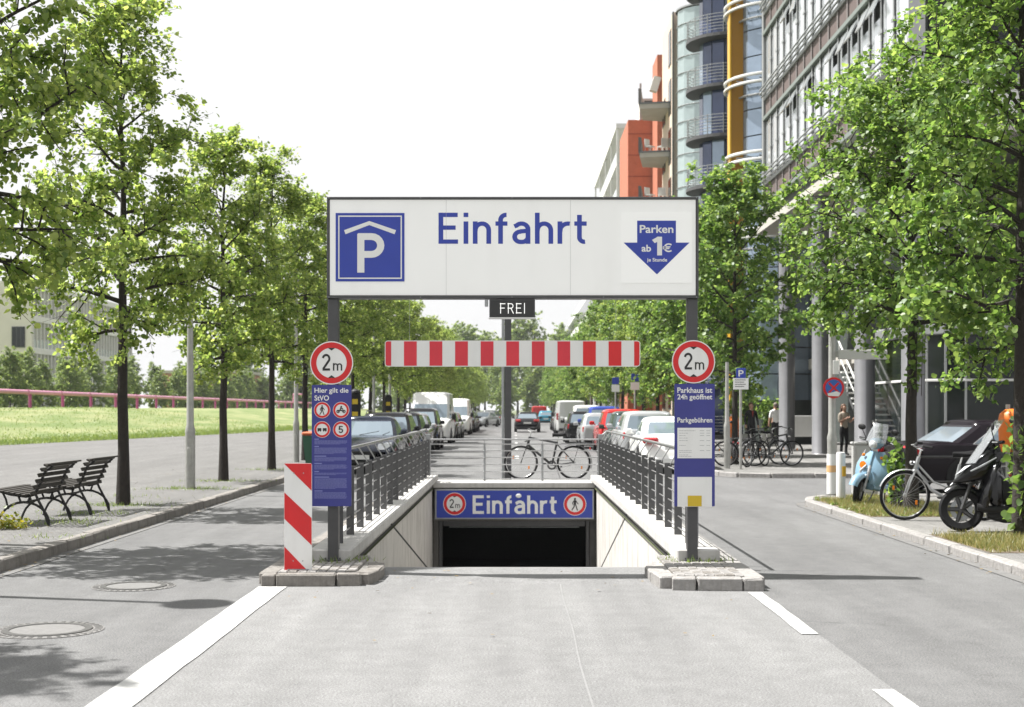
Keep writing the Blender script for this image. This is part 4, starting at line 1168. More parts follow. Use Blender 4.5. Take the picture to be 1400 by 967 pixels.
def car(name, label, cat, x, y, rotz, pt, style='hatch', group=None, dims=None, z=0.0, plate=True, rails=False, steer=0, trim=False):
    """origin in the middle of the footprint; the nose points to local +Y"""
    S = dict(hatch=dict(L=4.0, W=1.72, H=1.46, hood=.92, deck=.98, wb=(1.28, -1.25), cf=.72, ct=.10, rt=-1.55, rb=-1.92, belt=.92, r=.31),
             sedan=dict(L=4.7, W=1.80, H=1.43, hood=.88, deck=.98, wb=(1.42, -1.36), cf=.85, ct=.12, rt=-1.05, rb=-1.72, belt=.93, r=.33),
             wagon=dict(L=4.6, W=1.80, H=1.52, hood=.93, deck=1.0, wb=(1.40, -1.32), cf=.85, ct=.15, rt=-1.92, rb=-2.22, belt=.95, r=.33),
             mpv=dict(L=4.35, W=1.80, H=1.66, hood=1.0, deck=1.02, wb=(1.36, -1.30), cf=1.12, ct=.25, rt=-1.85, rb=-2.10, belt=1.0, r=.33),
             van=dict(L=5.5, W=1.98, H=2.45, hood=1.18, deck=1.18, wb=(1.85, -1.65), cf=1.98, ct=1.18, rt=-2.66, rb=-2.71, belt=1.18, r=.35))[style].copy()
    if dims: S.update(dims)
    Lh, W, H = S['L']/2, S['W']/2, S['H']
    t = thing(name, label, cat, (x, y, z), rotz, group)
    belt = S['belt']; van = style == 'van'
    # lower body: cross sections along the length
    def half(yy):
        u = yy/Lh
        w = W*(1-.13*max(0, (abs(u)-.62)/.38)**2.0-.05*max(0, (abs(u)-.93)/.07))
        if yy > S['cf']:
            f = (yy-S['cf'])/(Lh-S['cf']); zt = belt+(S['hood']-belt)*min(1, f*2)-(.30 if not van else .32)*max(0, f-.35)**2/.42-.02*f
        elif yy < S['rb']+.12:
            f = (S['rb']+.12-yy)/(Lh+S['rb']-.12+1e-6); zt = S['deck'] if not van else belt
            zt -= .10*max(0, f-.55)**2/.2*(style == 'sedan')
        else: zt = belt+(S['deck']-belt)*max(0, (S['cf']-yy)/(S['cf']-S['rb']))
        zb = .20+.09*max(0, (abs(u)-.8)/.2)
        return w, zt, zb
    rings = []
    ss = [-1, -.985, -.94, -.86, -.74, -.6, -.45, -.3, -.15, 0, .15, .3, .42, .54, .66, .78, .87, .94, .985, 1]
    for u in ss:
        yy = u*Lh; w, zt, zb = half(yy)
        if abs(u) == 1: w *= .90; zb += .10; zt -= .10
        elif abs(u) > .98: w *= .965; zb += .04; zt -= .03
        zm = zb+(zt-zb)*.45
        pr = [(w*.80, zb), (w*.955, zb+.05), (w*.99, zb+.16), (w, zm), (w*.985, zb+(zt-zb)*.74), (w*.955, zt-.055), (w*.90, zt-.012), (w*.6, zt+.012), (0, zt+.02)]
        rings.append([(a, yy, b) for a, b in pr]+[(-a, yy, b) for a, b in reversed(pr[:-1])])
    mb = MB(); mb.loft(rings); body = mb.build('body', pt, t, smooth=38)
    # cabin: rings from belt to roof
    zt_ = H-.10; yf0, yf1, yr1, yr0 = S['cf'], S['ct'], S['rt'], S['rb']
    wb_ = W*.93; wt_ = W*(.76 if not van else .88)
    yB = (yf1+yr1)*.5+.18; 
    if van: yB = yf0-1.25
    def plan(f):
        w = wb_+(wt_-wb_)*f; a = yf0+(yf1-yf0)*f; c = yr0+(yr1-yr0)*f
        bf, br = .10, .05
        yb = yB
        return [(0, a), (w*.45, a-bf*.25), (w*.84, a-bf), (w*.955, a-bf-.16), (w, yb+.035), (w, yb-.035), (w*.985, c+.42 if not van else c+.5), (w*.93, c+.10), (w*.80, c+br*.3), (w*.45, c), (0, c)]
    levels = [0, .07, .52, .90, 1.0] if not van else [0, .05, .32, .60, 1.0]
    ring = []
    for f in levels:
        z_ = belt-.02+(zt_-belt+.02)*f
        h = plan(f if f < 1 else .985); bul = .018*math.sin(PI*min(1, f))
        full = [(px+(bul if px > 0 else 0), py, z_) for px, py in h]+[(-px-bul, py, z_) for px, py in reversed(h[1:-1])]
        ring.append(full)
    n = len(ring[0])
    seg_names = {}
    for j in range(n):
        jj = j if j < 10 else n-1-j
        side = 'side_window'
        if jj in (0, 1): nm = 'windscreen'
        elif jj == 2: nm = 'P'
        elif jj == 3: nm = 'front_R' if j < 10 else 'front_L'
        elif jj == 4: nm = 'P'
        elif jj == 5: nm = ('rear_R' if j < 10 else 'rear_L') if not van else 'P'
        elif jj in (6, 7): nm = 'P'
        else: nm = 'rear_window' if not van else 'P'
        seg_names[j] = nm
    frame = MB(); glass = {}
    for li in range(len(levels)-1):
        for j in range(n):
            j2 = (j+1) % n
            q = [ring[li][j], ring[li][j2], ring[li+1][j2], ring[li+1][j]]
            nm = seg_names[j]
            if nm != 'P' and 1 <= li <= 2 and not (van and nm in ('windscreen', 'front_R', 'front_L') and False):
                if van and li == 2 and levels[3] > .8 and False: pass
                glass.setdefault(nm, MB()).add(q, [(0, 1, 2, 3)])
            else: frame.add(q, [(0, 1, 2, 3)])
    # roof cap
    hp = plan(.985)
    inner = []; 
    for f, zz, k in ((.985, zt_, 1.0), (.985, H-.045, .93), (.985, H-.01, .75), (.985, H, .35)):
        cy = (yf1+yr1)/2
        inner.append([(px*k, cy+(py-cy)*(k*.5+.5), zz) for px, py in hp]+[(-px*k, cy+(py-cy)*(k*.5+.5), zz) for px, py in reversed(hp[1:-1])])
    frame.loft(inner, caps=False)
    frame.add(inner[-1], [tuple(range(n))])
    frame.build('roof', pt, t, smooth=40)
    if van:     # big vans keep their glass low under a tall painted roof
        pass
    for nm, g_ in glass.items():
        g_.build({'windscreen': 'windscreen', 'rear_window': 'rear_window'}.get(nm, 'side_window'), M_glass, t, smooth=50)
    if trim:
        for s_ in (0, 1):
            ids = [2, 3, 4, 5, 6, 7] if s_ == 0 else [n-2, n-3, n-4, n-5, n-6, n-7]
            sgn = 1 if s_ == 0 else -1
            lo = [Vector(ring[1][k])+Vector((sgn*.006, 0, 0)) for k in ids]; hi = [Vector(ring[3][k])+Vector((sgn*.006, 0, .004)) for k in ids]
            q = MB(); q.tube(lo[1:5]+[lo[4].lerp(hi[4], .5)]+hi[4:0:-1], .013, 5); q.build('window_trim', M_chrome, t, smooth=60)
    # wheels in dark arches
    ty, rm, bk = wheel_meshes(S['r'], .20)
    for yy in S['wb']:
        for s in (1, -1):
            ar = MB(); pts = [(yy+(S['r']+.055)*math.cos(a), S['r']+(S['r']+.055)*math.sin(a)) for a in [PI*k/14-.25 for k in range(0, 18)] if math.sin(a) > -.45]
            hw = half(yy)[0]
            ar.prism(pts, s*.03, 0, 'YZ', s*(hw-.022)); ar.build('wheel_arch', M_wellb, t)
            wo_ = link('wheel', ty, t, (s*(hw-.085), yy, S['r']), (0, 0, (0 if s > 0 else PI)+(steer if yy > 0 else 0)))
            link('rim', rm, wo_); link('brake_disc', bk, wo_)
    # lamps, plates, bumpers, mirrors, handles, door lines
    hf, hr = half(Lh*.93), half(-Lh*.93)
    zl = .66 if not van else .86
    for s in (1, -1):
        q = MB(); q.add([(s*W*.50, Lh-.02, zl-.06), (s*W*.84, Lh-.17, zl-.05), (s*W*.885, Lh-.36, zl+.05), (s*W*.86, Lh-.40, zl+.12), (s*W*.52, Lh-.10, zl+.09),
                     (s*W*.5, Lh-.3, zl-.06), (s*W*.7, Lh-.45, zl-.05), (s*W*.7, Lh-.5, zl+.05), (s*W*.7, Lh-.5, zl+.12), (s*W*.52, Lh-.4, zl+.09)],
                    [(0, 1, 2, 3, 4), (0, 5, 6, 1), (1, 6, 7, 2), (2, 7, 8, 3), (3, 8, 9, 4), (4, 9, 5, 0)]); q.build('headlight', M_head, t)
        zt2 = S['deck']-.13
        q = MB()
        if style in ('hatch', 'wagon', 'mpv'):
            q.box((s*W*.78, -Lh+.085+.03, zt2-.06), (.17, .13, .24), rot=Matrix.Rotation(s*R(22), 3, 'Z'), b=.03)
        elif van: q.box((s*W*.90, -Lh+.05, 1.15), (.12, .10, .42), b=.015)
        else: q.box((s*W*.70, -Lh+.10, zt2-.02), (.40, .15, .16), rot=Matrix.Rotation(s*R(20), 3, 'Z'), b=.04)
        q.build('tail_light', M_tail, t)
        q = MB(); q.box((s*(W*1.09), yf0-.30, belt+.09), (.19, .10, .15) if not van else (.2, .12, .30), b=.035)
        q.tube([(s*W*.93, yf0-.30, belt+.03), (s*W*1.05, yf0-.30, belt+.06)], .025, 6); q.build('side_mirror', M_plast if van else pt, t)
        for yy in ((yB+.18, yB-.75) if not van else (yB+.15,)):
            q = MB(); q.box((s*W*.985, yy, belt-.10), (.03, .17, .028), b=.008); q.build('door_handle', M_plast, t)
        q = MB()
        for yy in (yf0-.22, yB, S['wb'][1]+S['r']+.18):
            q.tube([(s*(W*.958+.002), yy, belt-.05), (s*(W*1.0+.001), yy, .55), (s*(W*.985), yy, .32)], .0035, 4)
        q.build('door_seam', M_wellb, t)
    q = MB(); q.box((0, Lh-.03, .50 if not van else .62), (W*.95, .07, .14 if not van else .22), b=.02); q.build('grille', M_plast, t)
    q = MB(); q.box((0, Lh-.02, .30), (W*1.55, .08, .12), b=.03); q.build('front_bumper', M_plast, t)
    q = MB(); q.box((0, -Lh+.02, .34), (W*1.6, .09, .16), b=.03); q.build('rear_bumper', M_plast if style != 'sedan' else pt, t)
    if plate:
        q = MB(); q.box((0, Lh+.012, .42), (.52, .012, .11), b=.003); q.build('number_plate', M_plate, t)
        q = MB(); q.box((0, -Lh-.008, .62 if style != 'sedan' else .66), (.52, .016, .11), b=.003); q.build('number_plate', M_plate, t)
    if not van:
        q = MB(); q.tube([(.15, yf0+.02, belt+.015), (-.35, yf0-.10, belt+.11)], .008, 4); q.tube([(-.45, yf0+.0, belt+.015), (-.62, yf0-.16, belt+.09)], .008, 4); q.build('wiper', M_plast, t)
    if rails:
        for s in (1, -1):
            q = MB(); q.tube([(s*wt_*.86, yf1-.15, H-.03), (s*wt_*.86, yf1-.25, H+.035), (s*wt_*.86, yr1+.3, H+.035), (s*wt_*.86, yr1+.2, H-.03)], .016, 6); q.build('roof_rail', M_steel_d, t)
    return t
navy = paint('navy', (.022, .028, .045)); blk = paint('black', (.012, .012, .014)); wht = paint('white', (.74, .74, .72), 0); slv = paint('silver', (.42, .43, .44), .6)
drk = paint('dark_grey', (.05, .052, .056)); grn = paint('dark_green', (.03, .05, .045)); rdp = paint('red', (.42, .015, .015), .1); blu = paint('blue', (.03, .06, .30), .3)
tel = paint('teal', (.05, .25, .36), .4); gvy = paint('pale_grey', (.52, .53, .52), .2); brn = mat('paint_aubergine', (.008, .0055, .008), .18, spec=.16)
GL = 'cars parked on the left facing us'; GR = 'cars parked on the right showing their tails'
car('parked_car', 'dark navy saloon, first of the left parked row behind the railing', 'car', -3.83, 37.4, PI, navy, 'sedan', GL)
car('parked_car', 'black estate car with roof rails, second of the left parked row', 'car', -3.85, 42.7, PI, blk, 'wagon', GL, rails=True)
car('parked_car', 'dark grey car, third of the left parked row', 'car', -3.88, 47.9, PI, drk, 'wagon', GL)
car('parked_car', 'silver compact car, fourth of the left parked row', 'car', -3.9, 52.8, PI, slv, 'hatch', GL)
car('parked_car', 'black people carrier just in front of the white van', 'car', -3.85, 57.6, PI, blk, 'mpv', GL)
car('parked_van', 'tall white delivery van in the left parked row', 'van', -3.88, 67.6, PI, wht, 'van', 'vans in the left row', dims=dict(H=2.42))
car('parked_car', 'dark car hidden behind the first white van', 'car', -3.8, 75, PI, drk, 'wagon', GL)
car('parked_car', 'grey hatchback between the two white vans', 'car', -3.75, 80.3, PI, slv, 'hatch', GL)
car('parked_van', 'second white van farther down the left parked row', 'van', -3.75, 91.8, PI, wht, 'van', 'vans in the left row', dims=dict(H=2.3))
for i, (yy, p_) in enumerate(((98.5, blk), (103.8, drk), (109, navy))):
    car('parked_car', ['black car parked directly behind the second white van', 'grey car second behind the farther white van', 'navy car at the far end of the left parked row'][i], 'car', -3.55, yy, PI, p_, ['mpv', 'wagon', 'hatch'][i], GL)
car('driving_car', 'silver car coming towards us far down the street', 'car', pX(661, 131), 131, PI-.35, slv, 'sedan')
car('parked_car', 'dark car behind the oncoming silver car far away', 'car', pX(668, 142), 142, PI-.2, drk, 'wagon')
car('parked_car', 'white saloon nearest in the right parked row, beside the fee board', 'car', 3.98, 37.3, 0, wht, 'sedan', GR, dims=dict(L=4.4, W=1.72, H=1.42))
car('parked_car', 'silver estate car behind the nearest white saloon on the right', 'car', 3.93, 43.2, 0, slv, 'mpv', GR, dims=dict(L=4.5, H=1.56))
car('parked_car', 'dark green small car between silver estate and red car', 'car', 3.93, 48.3, 0, grn, 'hatch', GR, dims=dict(H=1.55))
car('parked_car', 'red car in the right parked row', 'car', 3.92, 53.0, 0, rdp, 'mpv', GR, dims=dict(H=1.62))
car('parked_car', 'small silver hatchback sticking out left of the red car', 'car', 3.52, 59.4, 0, slv, 'hatch', GR)
car('parked_car', 'bright blue people carrier in the right parked row', 'car', 3.98, 64.3, 0, blu, 'mpv', GR, dims=dict(H=1.75))
car('parked_car', 'black hatchback with red tail lamps standing out left of the blue one', 'car', 3.30, 69.2, 0, blk, 'hatch', GR, dims=dict(H=1.52))
car('parked_car', 'white small van in front of the black hatchback', 'van', 3.75, 74.6, 0, wht, 'mpv', GR, dims=dict(H=1.82))
car('parked_car', 'grey car hidden behind the small white van', 'car', 3.85, 80, 0, drk, 'wagon', GR)
car('parked_van', 'large pale grey van on the right, farthest tall one', 'van', 3.62, 92.7, 0, gvy, 'van', None, dims=dict(H=2.18))
for i, yy in enumerate((99.5, 105, 111)):
    car('parked_car', ['silver car beyond the pale grey van', 'navy car second beyond the pale grey van', 'black car third beyond the pale grey van'][i], 'car', 3.7, yy, 0, [slv, navy, blk][i], 'hatch', GR)
car('parked_car', 'teal blue car far down on the right', 'car', 3.3, 150, 0, tel, 'hatch')
car('parked_van', 'small red van beyond the teal car', 'van', 3.0, 172, 0, rdp, 'van', None, dims=dict(H=2.0, L=4.6))
car('driving_car', 'black saloon driving away in the middle of the street', 'car', .92, 101, 0, blk, 'sedan')
car('parked_car', 'glossy dark aubergine saloon in the side street on the right', 'car', 9.6, 28.0, -PI/2+R(14), brn, 'sedan', None, dims=dict(H=1.40, L=4.85, rt=-.95, rb=-1.62), trim=True)

# ---------------------------------------------------------------- bicycles
M_bikeb = mat('bike_black', (.012, .012, .013), .35, .2, coat=.4)
M_bikes = mat('bike_silver', (.46, .47, .48), .35, .7)
M_spoke = mat('spoke', (.45, .45, .45), .3, .9)
M_refl = mat('reflector', (.75, .22, .01), .2)
def bicycle(label, x, y, z, rotz, frame_m, lean=0.0, step=False, group=None, r=.335, steer=0.0, rack=True):
    """front wheel towards local +X, bike lies in the local XZ plane"""
    t = thing('bicycle', label, 'bicycle', (x, y, z), rotz, group)
    t.rotation_euler = (lean, 0, rotz)
    wb = 1.06; bbk = (.44, 0, .29); seat = Vector((.30, 0, .88)); head_t = Vector((.88, 0, .86)); head_b = Vector((.925, 0, .70))
    def wheel(cx, nm):
        q = MB(); k = 36
        q.tube([(cx+r*.955*math.cos(2*PI*i/k), 0, r+r*.955*math.sin(2*PI*i/k)) for i in range(k)], .021, 6, closed=True); w_ = q.build(nm, M_rubber, t, smooth=50)
        q = MB(); q.tube([(cx+r*.89*math.cos(2*PI*i/k), 0, r+r*.89*math.sin(2*PI*i/k)) for i in range(k)], .010, 4, closed=True); q.build('rim', M_spoke, w_, smooth=50)
        q = MB()
        for i in range(24):
            a = 2*PI*i/24; s = .022 if i % 2 else -.022
            q.cyl((cx+.02*math.cos(a+.5), s, r+.02*math.sin(a+.5)), (cx+r*.89*math.cos(a), 0, r+r*.89*math.sin(a)), .0013, n=3, caps=False)
        q.cyl((cx, -.045, r), (cx, .045, r), .02, n=8); q.build('spokes', M_spoke, w_)
        q = MB()
        for a in (.6, 3.7): q.box((cx+r*.55*math.cos(a), 0, r+r*.55*math.sin(a)), (.03, .012, .06), b=.004); q.build('reflector', M_refl, w_); q = MB()
        return w_
    wheel(0, 'rear_wheel'); wheel(wb, 'front_wheel')
    q = MB()
    if step:
        q.tube([head_b, (.72, 0, .42), (.55, 0, .32), bbk], .023, 8); q.tube([head_b+Vector((-.02, 0, .07)), (.68, 0, .52), (.48, 0, .44), (.37, 0, .56)], .014, 8)
    else:
        q.tube([head_t+Vector((0, 0, -.02)), (.345, 0, .74)], .021, 8); q.tube([head_b, bbk], .025, 8)
    q.tube([bbk, (.335, 0, .76)], .021, 8); q.tube([head_b+Vector((.01, 0, -.03)), head_t], .026, 8)
    for s in (-1, 1):
        q.tube([bbk, (0, s*.055, r)], .012, 6); q.tube([(.345, 0, .72), (0, s*.055, r)], .011, 6)
    q.build('frame', frame_m, t, smooth=50)
    q = MB()
    for s in (-1, 1): q.tube([head_b+Vector((.005, s*.035, -.02)), (wb-.06, s*.05, .52), (wb, s*.055, r)], [.015, .012, .009], 6)
    q.box((.935, 0, .675), (.05, .10, .035), b=.008); q.build('fork', frame_m, t, smooth=50)
    q = MB(); q.tube([head_t, (.855, 0, .95), (.93, 0, 1.0)], .014, 6); q.build('stem', M_chrome, t)
    q = MB(); q.tube([(.80, .30, 1.02), (.86, .24, 1.03), (.93, .10, 1.0), (.935, 0, 1.0), (.93, -.10, 1.0), (.86, -.24, 1.03), (.80, -.30, 1.02)], .0115, 6); hb = q.build('handlebar', M_steel_d, t, smooth=50)
    for s in (-1, 1):
        q = MB(); q.cyl((.87, s*.235, 1.03), (.77, s*.33, 1.015), .017, n=8); q.build('grip', M_rubber, hb)
        q = MB(); q.tube([(.87, s*.2, 1.02), (.93, s*.26, 1.0), (.90, s*.33, .98)], .006, 4); q.build('brake_lever', M_chrome, hb)
    q = MB(); q.tube([(.335, 0, .75), seat+Vector((-.005, 0, .02))], .0125, 8); q.build('seat_post', M_chrome, t)
    q = MB()
    rr_ = [[(xx, w_*math.cos(a)*1.0, .905+hh+(.03 if math.sin(a) > 0 else .045)*math.sin(a)) for a in [2*PI*k/10 for k in range(10)]] for xx, w_, hh in ((.15, .03, .015), (.17, .085, .012), (.24, .08, 0), (.32, .045, -.004), (.40, .025, -.002), (.43, .012, -.008))]
    q.loft(rr_); q.build('saddle', M_rubber, t, smooth=50)
    q = MB(); q.lathe([(.095, -.005), (.095, .005), (.06, .005), (.06, -.005), (.095, -.005)], o=(bbk[0], -.05, bbk[2]), n=24, axis='Y'); q.build('chainring', M_steel_d, t)
    q = MB(); q.tube([(bbk[0], -.06, bbk[2]), (bbk[0]-.165, -.07, bbk[2]-.03)], .011, 6); q.tube([(bbk[0], .06, bbk[2]), (bbk[0]+.165, .07, bbk[2]+.03)], .011, 6); q.cyl((bbk[0], -.065, bbk[2]), (bbk[0], .065, bbk[2]), .018, n=8); cr_ = q.build('crank', M_steel_g, t)
    for s in (-1, 1):
        q = MB(); q.box((bbk[0]+s*.165, s*.12, bbk[2]+s*.03), (.09, .08, .022), b=.004); q.build('pedal', M_rubber, cr_)
    q = MB(); q.tube([(bbk[0], -.05, bbk[2]+.092), (0, -.05, r+.038), (-.038, -.05, r), (0, -.05, r-.038), (bbk[0], -.05, bbk[2]-.092), (bbk[0]+.09, -.05, bbk[2])], .0045, 4, closed=True); q.build('chain', M_steel_d, t)
    def guard(cx, a0, a1, nm):
        q = MB(); k = 14; R1 = r+.028; vs = []
        for i in range(k+1):
            a = R(a0+(a1-a0)*i/k)
            for s, rr2 in ((-.024, R1-.012), (0, R1), (.024, R1-.012)): vs.append((cx+rr2*math.cos(a), s, r+rr2*math.sin(a)))
        q.add(vs, [(i*3+j, i*3+j+1, i*3+j+4, i*3+j+3) for i in range(k) for j in range(2)]); q.build(nm, M_steel_d if frame_m is M_bikeb else M_bikes, t)
    guard(0, -5 if False else 60, 200, 'rear_mudguard')
    if step: guard(wb, 20, 150, 'front_mudguard')
    if rack:
        q = MB()
        for s in (-1, 1):
            q.tube([(.25, s*.05, .72), (-.28, s*.06, .735)], .006, 5); q.tube([(0, s*.06, r+.02), (-.12, s*.06, .73)], .005, 5)
        for xx in (-.28, -.1, .08): q.tube([(xx, -.06, .735), (xx, .06, .735)], .005, 5)
        q.build('luggage_rack', M_steel_g if step else M_steel_d, t)
    q = MB(); q.box((.97, 0, .78), (.07, .06, .06), b=.02); q.build('lamp', M_chrome, t)
    q = MB(); q.box((-.33, 0, .62), (.03, .06, .05), b=.01); q.build('rear_reflector', M_tail, t)
    q = MB(); q.tube([(bbk[0]-.08, .05, bbk[2]-.02), (bbk[0]-.16, .22, .012)], .009, 5); q.build('kickstand', M_steel_d, t)
    return t
bk_s = 30.55/FPX
bicycle('black bicycle leaning behind the cross railing above the garage mouth', pX(784.5, 30.55), 30.55, .095, PI, M_bikeb, lean=R(3), r=.34).scale = (1.07, 1.07, 1.07)
bicycle('silver step-through bicycle parked between the blue and black scooters', 6.36, 19.25, PVR, PI-R(4), M_bikes, lean=R(-4), step=True)
GBK = 'bicycles at the rack behind the fee board'
bicycle('bicycle with front wheel nearest the fee board in the rack', 5.55, 37.4, PVR, R(168), M_bikeb, R(3), group=GBK)
bicycle('dark bicycle locked at the parking sign post', 6.05, 36.9, PVR, R(55), M_bikeb, R(-5), group=GBK)
bicycle('black bicycle at the right end of the rack', 6.35, 37.6, PVR, R(14), M_bikeb, R(4), group=GBK)
bicycle('step-through bicycle behind the others in the rack', 6.2, 38.2, PVR, R(20), M_bikeb, R(-4), True, group=GBK)
bicycle('dark bicycle standing behind the black scooter at the low fence', 7.3, 21.1, PVR, R(-8), M_bikeb, R(4), True)

# ---------------------------------------------------------------- scooters
def scooter(label, x, y, z, rotz, pt, big=False, lean=0.0, steer=0.0, dark=False):
    """nose towards local +Y"""
    t = thing('motor_scooter', label, 'scooter', (x, y, z), rotz); t.rotation_euler = (0, lean, rotz)
    rw = .235 if not big else .27; yf, yr = .66, -.62
    if big: yf, yr = .74, -.70
    for yy, nm in ((yf, 'front_wheel'), (yr, 'rear_wheel')):
        w = .10 if not big else .125
        q = MB(); q.lathe([(rw*.62, -w/2+.01), (rw*.88, -w/2), (rw*.98, -w/4), (rw, 0), (rw*.98, w/4), (rw*.88, w/2), (rw*.62, w/2-.01)], n=28, axis='X')
        wh = q.build(nm, M_rubber, t, smooth=50, loc=(0, yy, rw), rot=(0, 0, steer if yy > 0 else 0))
        q = MB(); q.lathe([(rw*.64, -.03), (rw*.60, -.022), (rw*.60, .022), (rw*.64, .03)], n=24, axis='X')
        for a in range(5):
            an = 2*PI*a/5; q.tube([(0, 0, 0), (0, rw*.62*math.cos(an), rw*.62*math.sin(an))], [.03, .022], 6)
        q.cyl((-.05, 0, 0), (.05, 0, 0), .03, n=10); q.build('rim', M_rim if not dark else M_steel_d, wh)
        q = MB(); q.lathe([(rw*.5, .034), (rw*.5, .038), (rw*.3, .038), (rw*.3, .034), (rw*.5, .034)], n=20, axis='X'); q.build('brake_disc', M_steel_g, wh)
    def loft_body(nm, secs, m_, p=None, sm=50):
        q = MB(); rr = []
        for (yy, zc, hw, hh, ex) in secs:
            ring = []
            for k in range(14):
                a = 2*PI*k/14; ca, sa = math.cos(a), math.sin(a)
                ring.append((hw*math.copysign(abs(ca)**ex, ca), yy, zc+hh*math.copysign(abs(sa)**ex, sa)))
            rr.append(ring)
        q.loft(rr); return q.build(nm, m_, p or t, smooth=sm)
    tr_ = M_plast
    # fork and mudguard
    q = MB()
    for s in (-1, 1): q.tube([(s*.075, yf, rw), (s*.07, yf-.10, rw+.30), (s*.03, yf-.19, .62)], .022, 8)
    q.build('fork', M_steel_g if not dark else M_steel_d, t)
    q = MB(); vs = []; k = 12; Rg = rw+.035; wg = .075 if not big else .085
    for i in range(k+1):
        a = R((20+150*i/k) if not big else (48+92*i/k))
        for sx, dr in ((-wg, -.05), (-wg*.75, 0), (0, .018), (wg*.75, 0), (wg, -.05)):
            vs.append((sx, yf+(Rg+dr)*math.cos(a), rw+(Rg+dr)*math.sin(a)))
    q.add(vs, [(i*5+j, i*5+j+1, i*5+j+6, i*5+j+5) for i in range(k) for j in range(4)]); q.build('mudguard', pt, t, smooth=60)
    # apron (front shield): curved plate of real thickness
    hb = .93 if not big else 1.0; vs = []; nv = 9; nu = 9
    q = MB()
    for side in (0, 1):
        for i in range(nv):
            f = i/(nv-1); zz = .30+(hb-.38)*f
            hw = (.17+.07*math.sin(PI*min(1, f*1.05)))*(1.18 if not big else 1.12)*(1-.45*max(0, f-.75)/.25)
            yy0 = yf-.10-.22*f-(.0 if f < .2 else 0)-.06*(1-f)**2
            for j in range(nu):
                u = -1+2*j/(nu-1)
                vs.append((u*hw, yy0-.11*u*u-(0.0 if side == 0 else .035), zz))
    off = nv*nu; fs = []
    for i in range(nv-1):
        for j in range(nu-1):
            a = i*nu+j; fs.append((a, a+nu, a+nu+1, a+1)); b_ = off+a; fs.append((b_, b_+1, b_+nu+1, b_+nu))
    for i in range(nv-1):
        for j in (0, nu-1):
            a = i*nu+j; fs.append((a, off+a, off+a+nu, a+nu))
    for j in range(nu-1):
        for i in (0, nv-1):
            a = i*nu+j; fs.append((a, a+1, off+a+1, off+a))
    q.add(vs, fs); q.build('front_shield', pt, t, smooth=50)
    if big:   # sharp nose fairing
        loft_body('nose', [(yf+.10, .60, .02, .015, .7), (yf+.03, .64, .10, .05, .65), (yf-.08, .71, .17, .11, .6), (yf-.22, .79, .20, .17, .6), (yf-.36, .86, .19, .19, .65), (yf-.46, .90, .14, .14, .7)], pt)
        loft_body('leg_shield', [(yf-.27, .60, .15, .12, .5), (yf-.34, .56, .20, .22, .5), (yf-.41, .53, .205, .26, .5), (yf-.46, .50, .17, .22, .5)], pt, None, 28)
        loft_body('belly_pan', [(yf-.30, .22, .10, .06, .7), (yf-.5, .20, .17, .09, .7), (-.2, .22, .18, .10, .7), (-.5, .26, .12, .10, .7)], M_plast)
        loft_body('inner_tunnel', [(yf-.48, .50, .10, .16, .7), (yf-.62, .44, .10, .14, .7), (-.02, .42, .11, .16, .7)], M_plast)
        for s in (-1, 1):
            q = MB(); q.tube([(s*.20, yf-.10, .73), (s*.222, yf-.24, .80), (s*.215, yf-.40, .90)], [.010, .016, .008], 6); q.build('silver_trim', M_steel_g, t)
            q = MB(); q.tube([(s*.205, -.2, .60), (s*.21, -.55, .66), (s*.15, -.95, .76)], [.008, .014, .008], 6); q.build('silver_trim', M_steel_g, t)
            q = MB(); q.tube([(s*.06, -.80, .84), (s*.10, -.98, .88), (s*.05, -1.12, .90), (0, -1.13, .90)], .014, 6); q.build('grab_rail', M_steel_d, t)
        q = MB(); q.box((0, -1.06, .56), (.19, .012, .2), rot=Matrix.Rotation(.35, 3, 'X')); q.build('number_plate', M_plate, t)
        q = MB(); q.box((0, -.98, .52), (.16, .16, .03), rot=Matrix.Rotation(.5, 3, 'X'), b=.01); q.build('rear_mudflap', M_plast, t)
        loft_body('rear_hugger', [(yr+.25, .36, .06, .02, .8), (yr+.1, .54, .08, .02, .8), (yr-.1, .56, .08, .02, .8)], M_plast)
        for s in (-1, 1):
            q = MB(); q.tube([(s*.13, yr, rw), (s*.15, yr-.12, .62)], [.022, .022], 8); q.build('shock_absorber', M_steel_g, t)
        q = MB(); q.tube([(.05, yf-.02, rw+.02), (.09, yf-.14, .5), (.06, yf-.3, .8)], .006, 5); q.build('brake_hose', M_rubber, t)
        q = MB(); q.box((.075, yf-.08, rw+.06), (.035, .07, .09), b=.01); q.build('brake_calliper', mat('calliper', (.16, .08, .05), .5, .4), t)
        for s in (-1, 1):
            q = MB(); q.add([(s*.05, yf+.055, .675), (s*.13, yf-.02, .72), (s*.175, yf-.13, .80), (s*.10, yf-.06, .785)], [(0, 1, 2, 3)] if s > 0 else [(3, 2, 1, 0)])
            q.v = [(a+s*.012, b+.022, c+.012) for a, b, c in q.v]; q.build('headlight', M_head, t)
    # headset, handlebar, mirrors
    hy = yf-.36; hz = hb+.03
    loft_body('handlebar_cover', [(hy+.11, hz, .05, .05, 1), (hy+.07, hz+.01, .10, .085, .9), (hy, hz+.02, .13, .09, .9), (hy-.08, hz+.02, .09, .06, 1)], pt)
    if not big:
        q = MB(); q.lathe([(.001, .03), (.05, .022), (.07, 0), (.072, -.02)], o=(0, hy+.125, hz), n=20, axis='Y')
        q.v = [(a, 2*(hy+.125)-b, c) for a, b, c in q.v]; q.build('headlight', M_head, t, smooth=60)
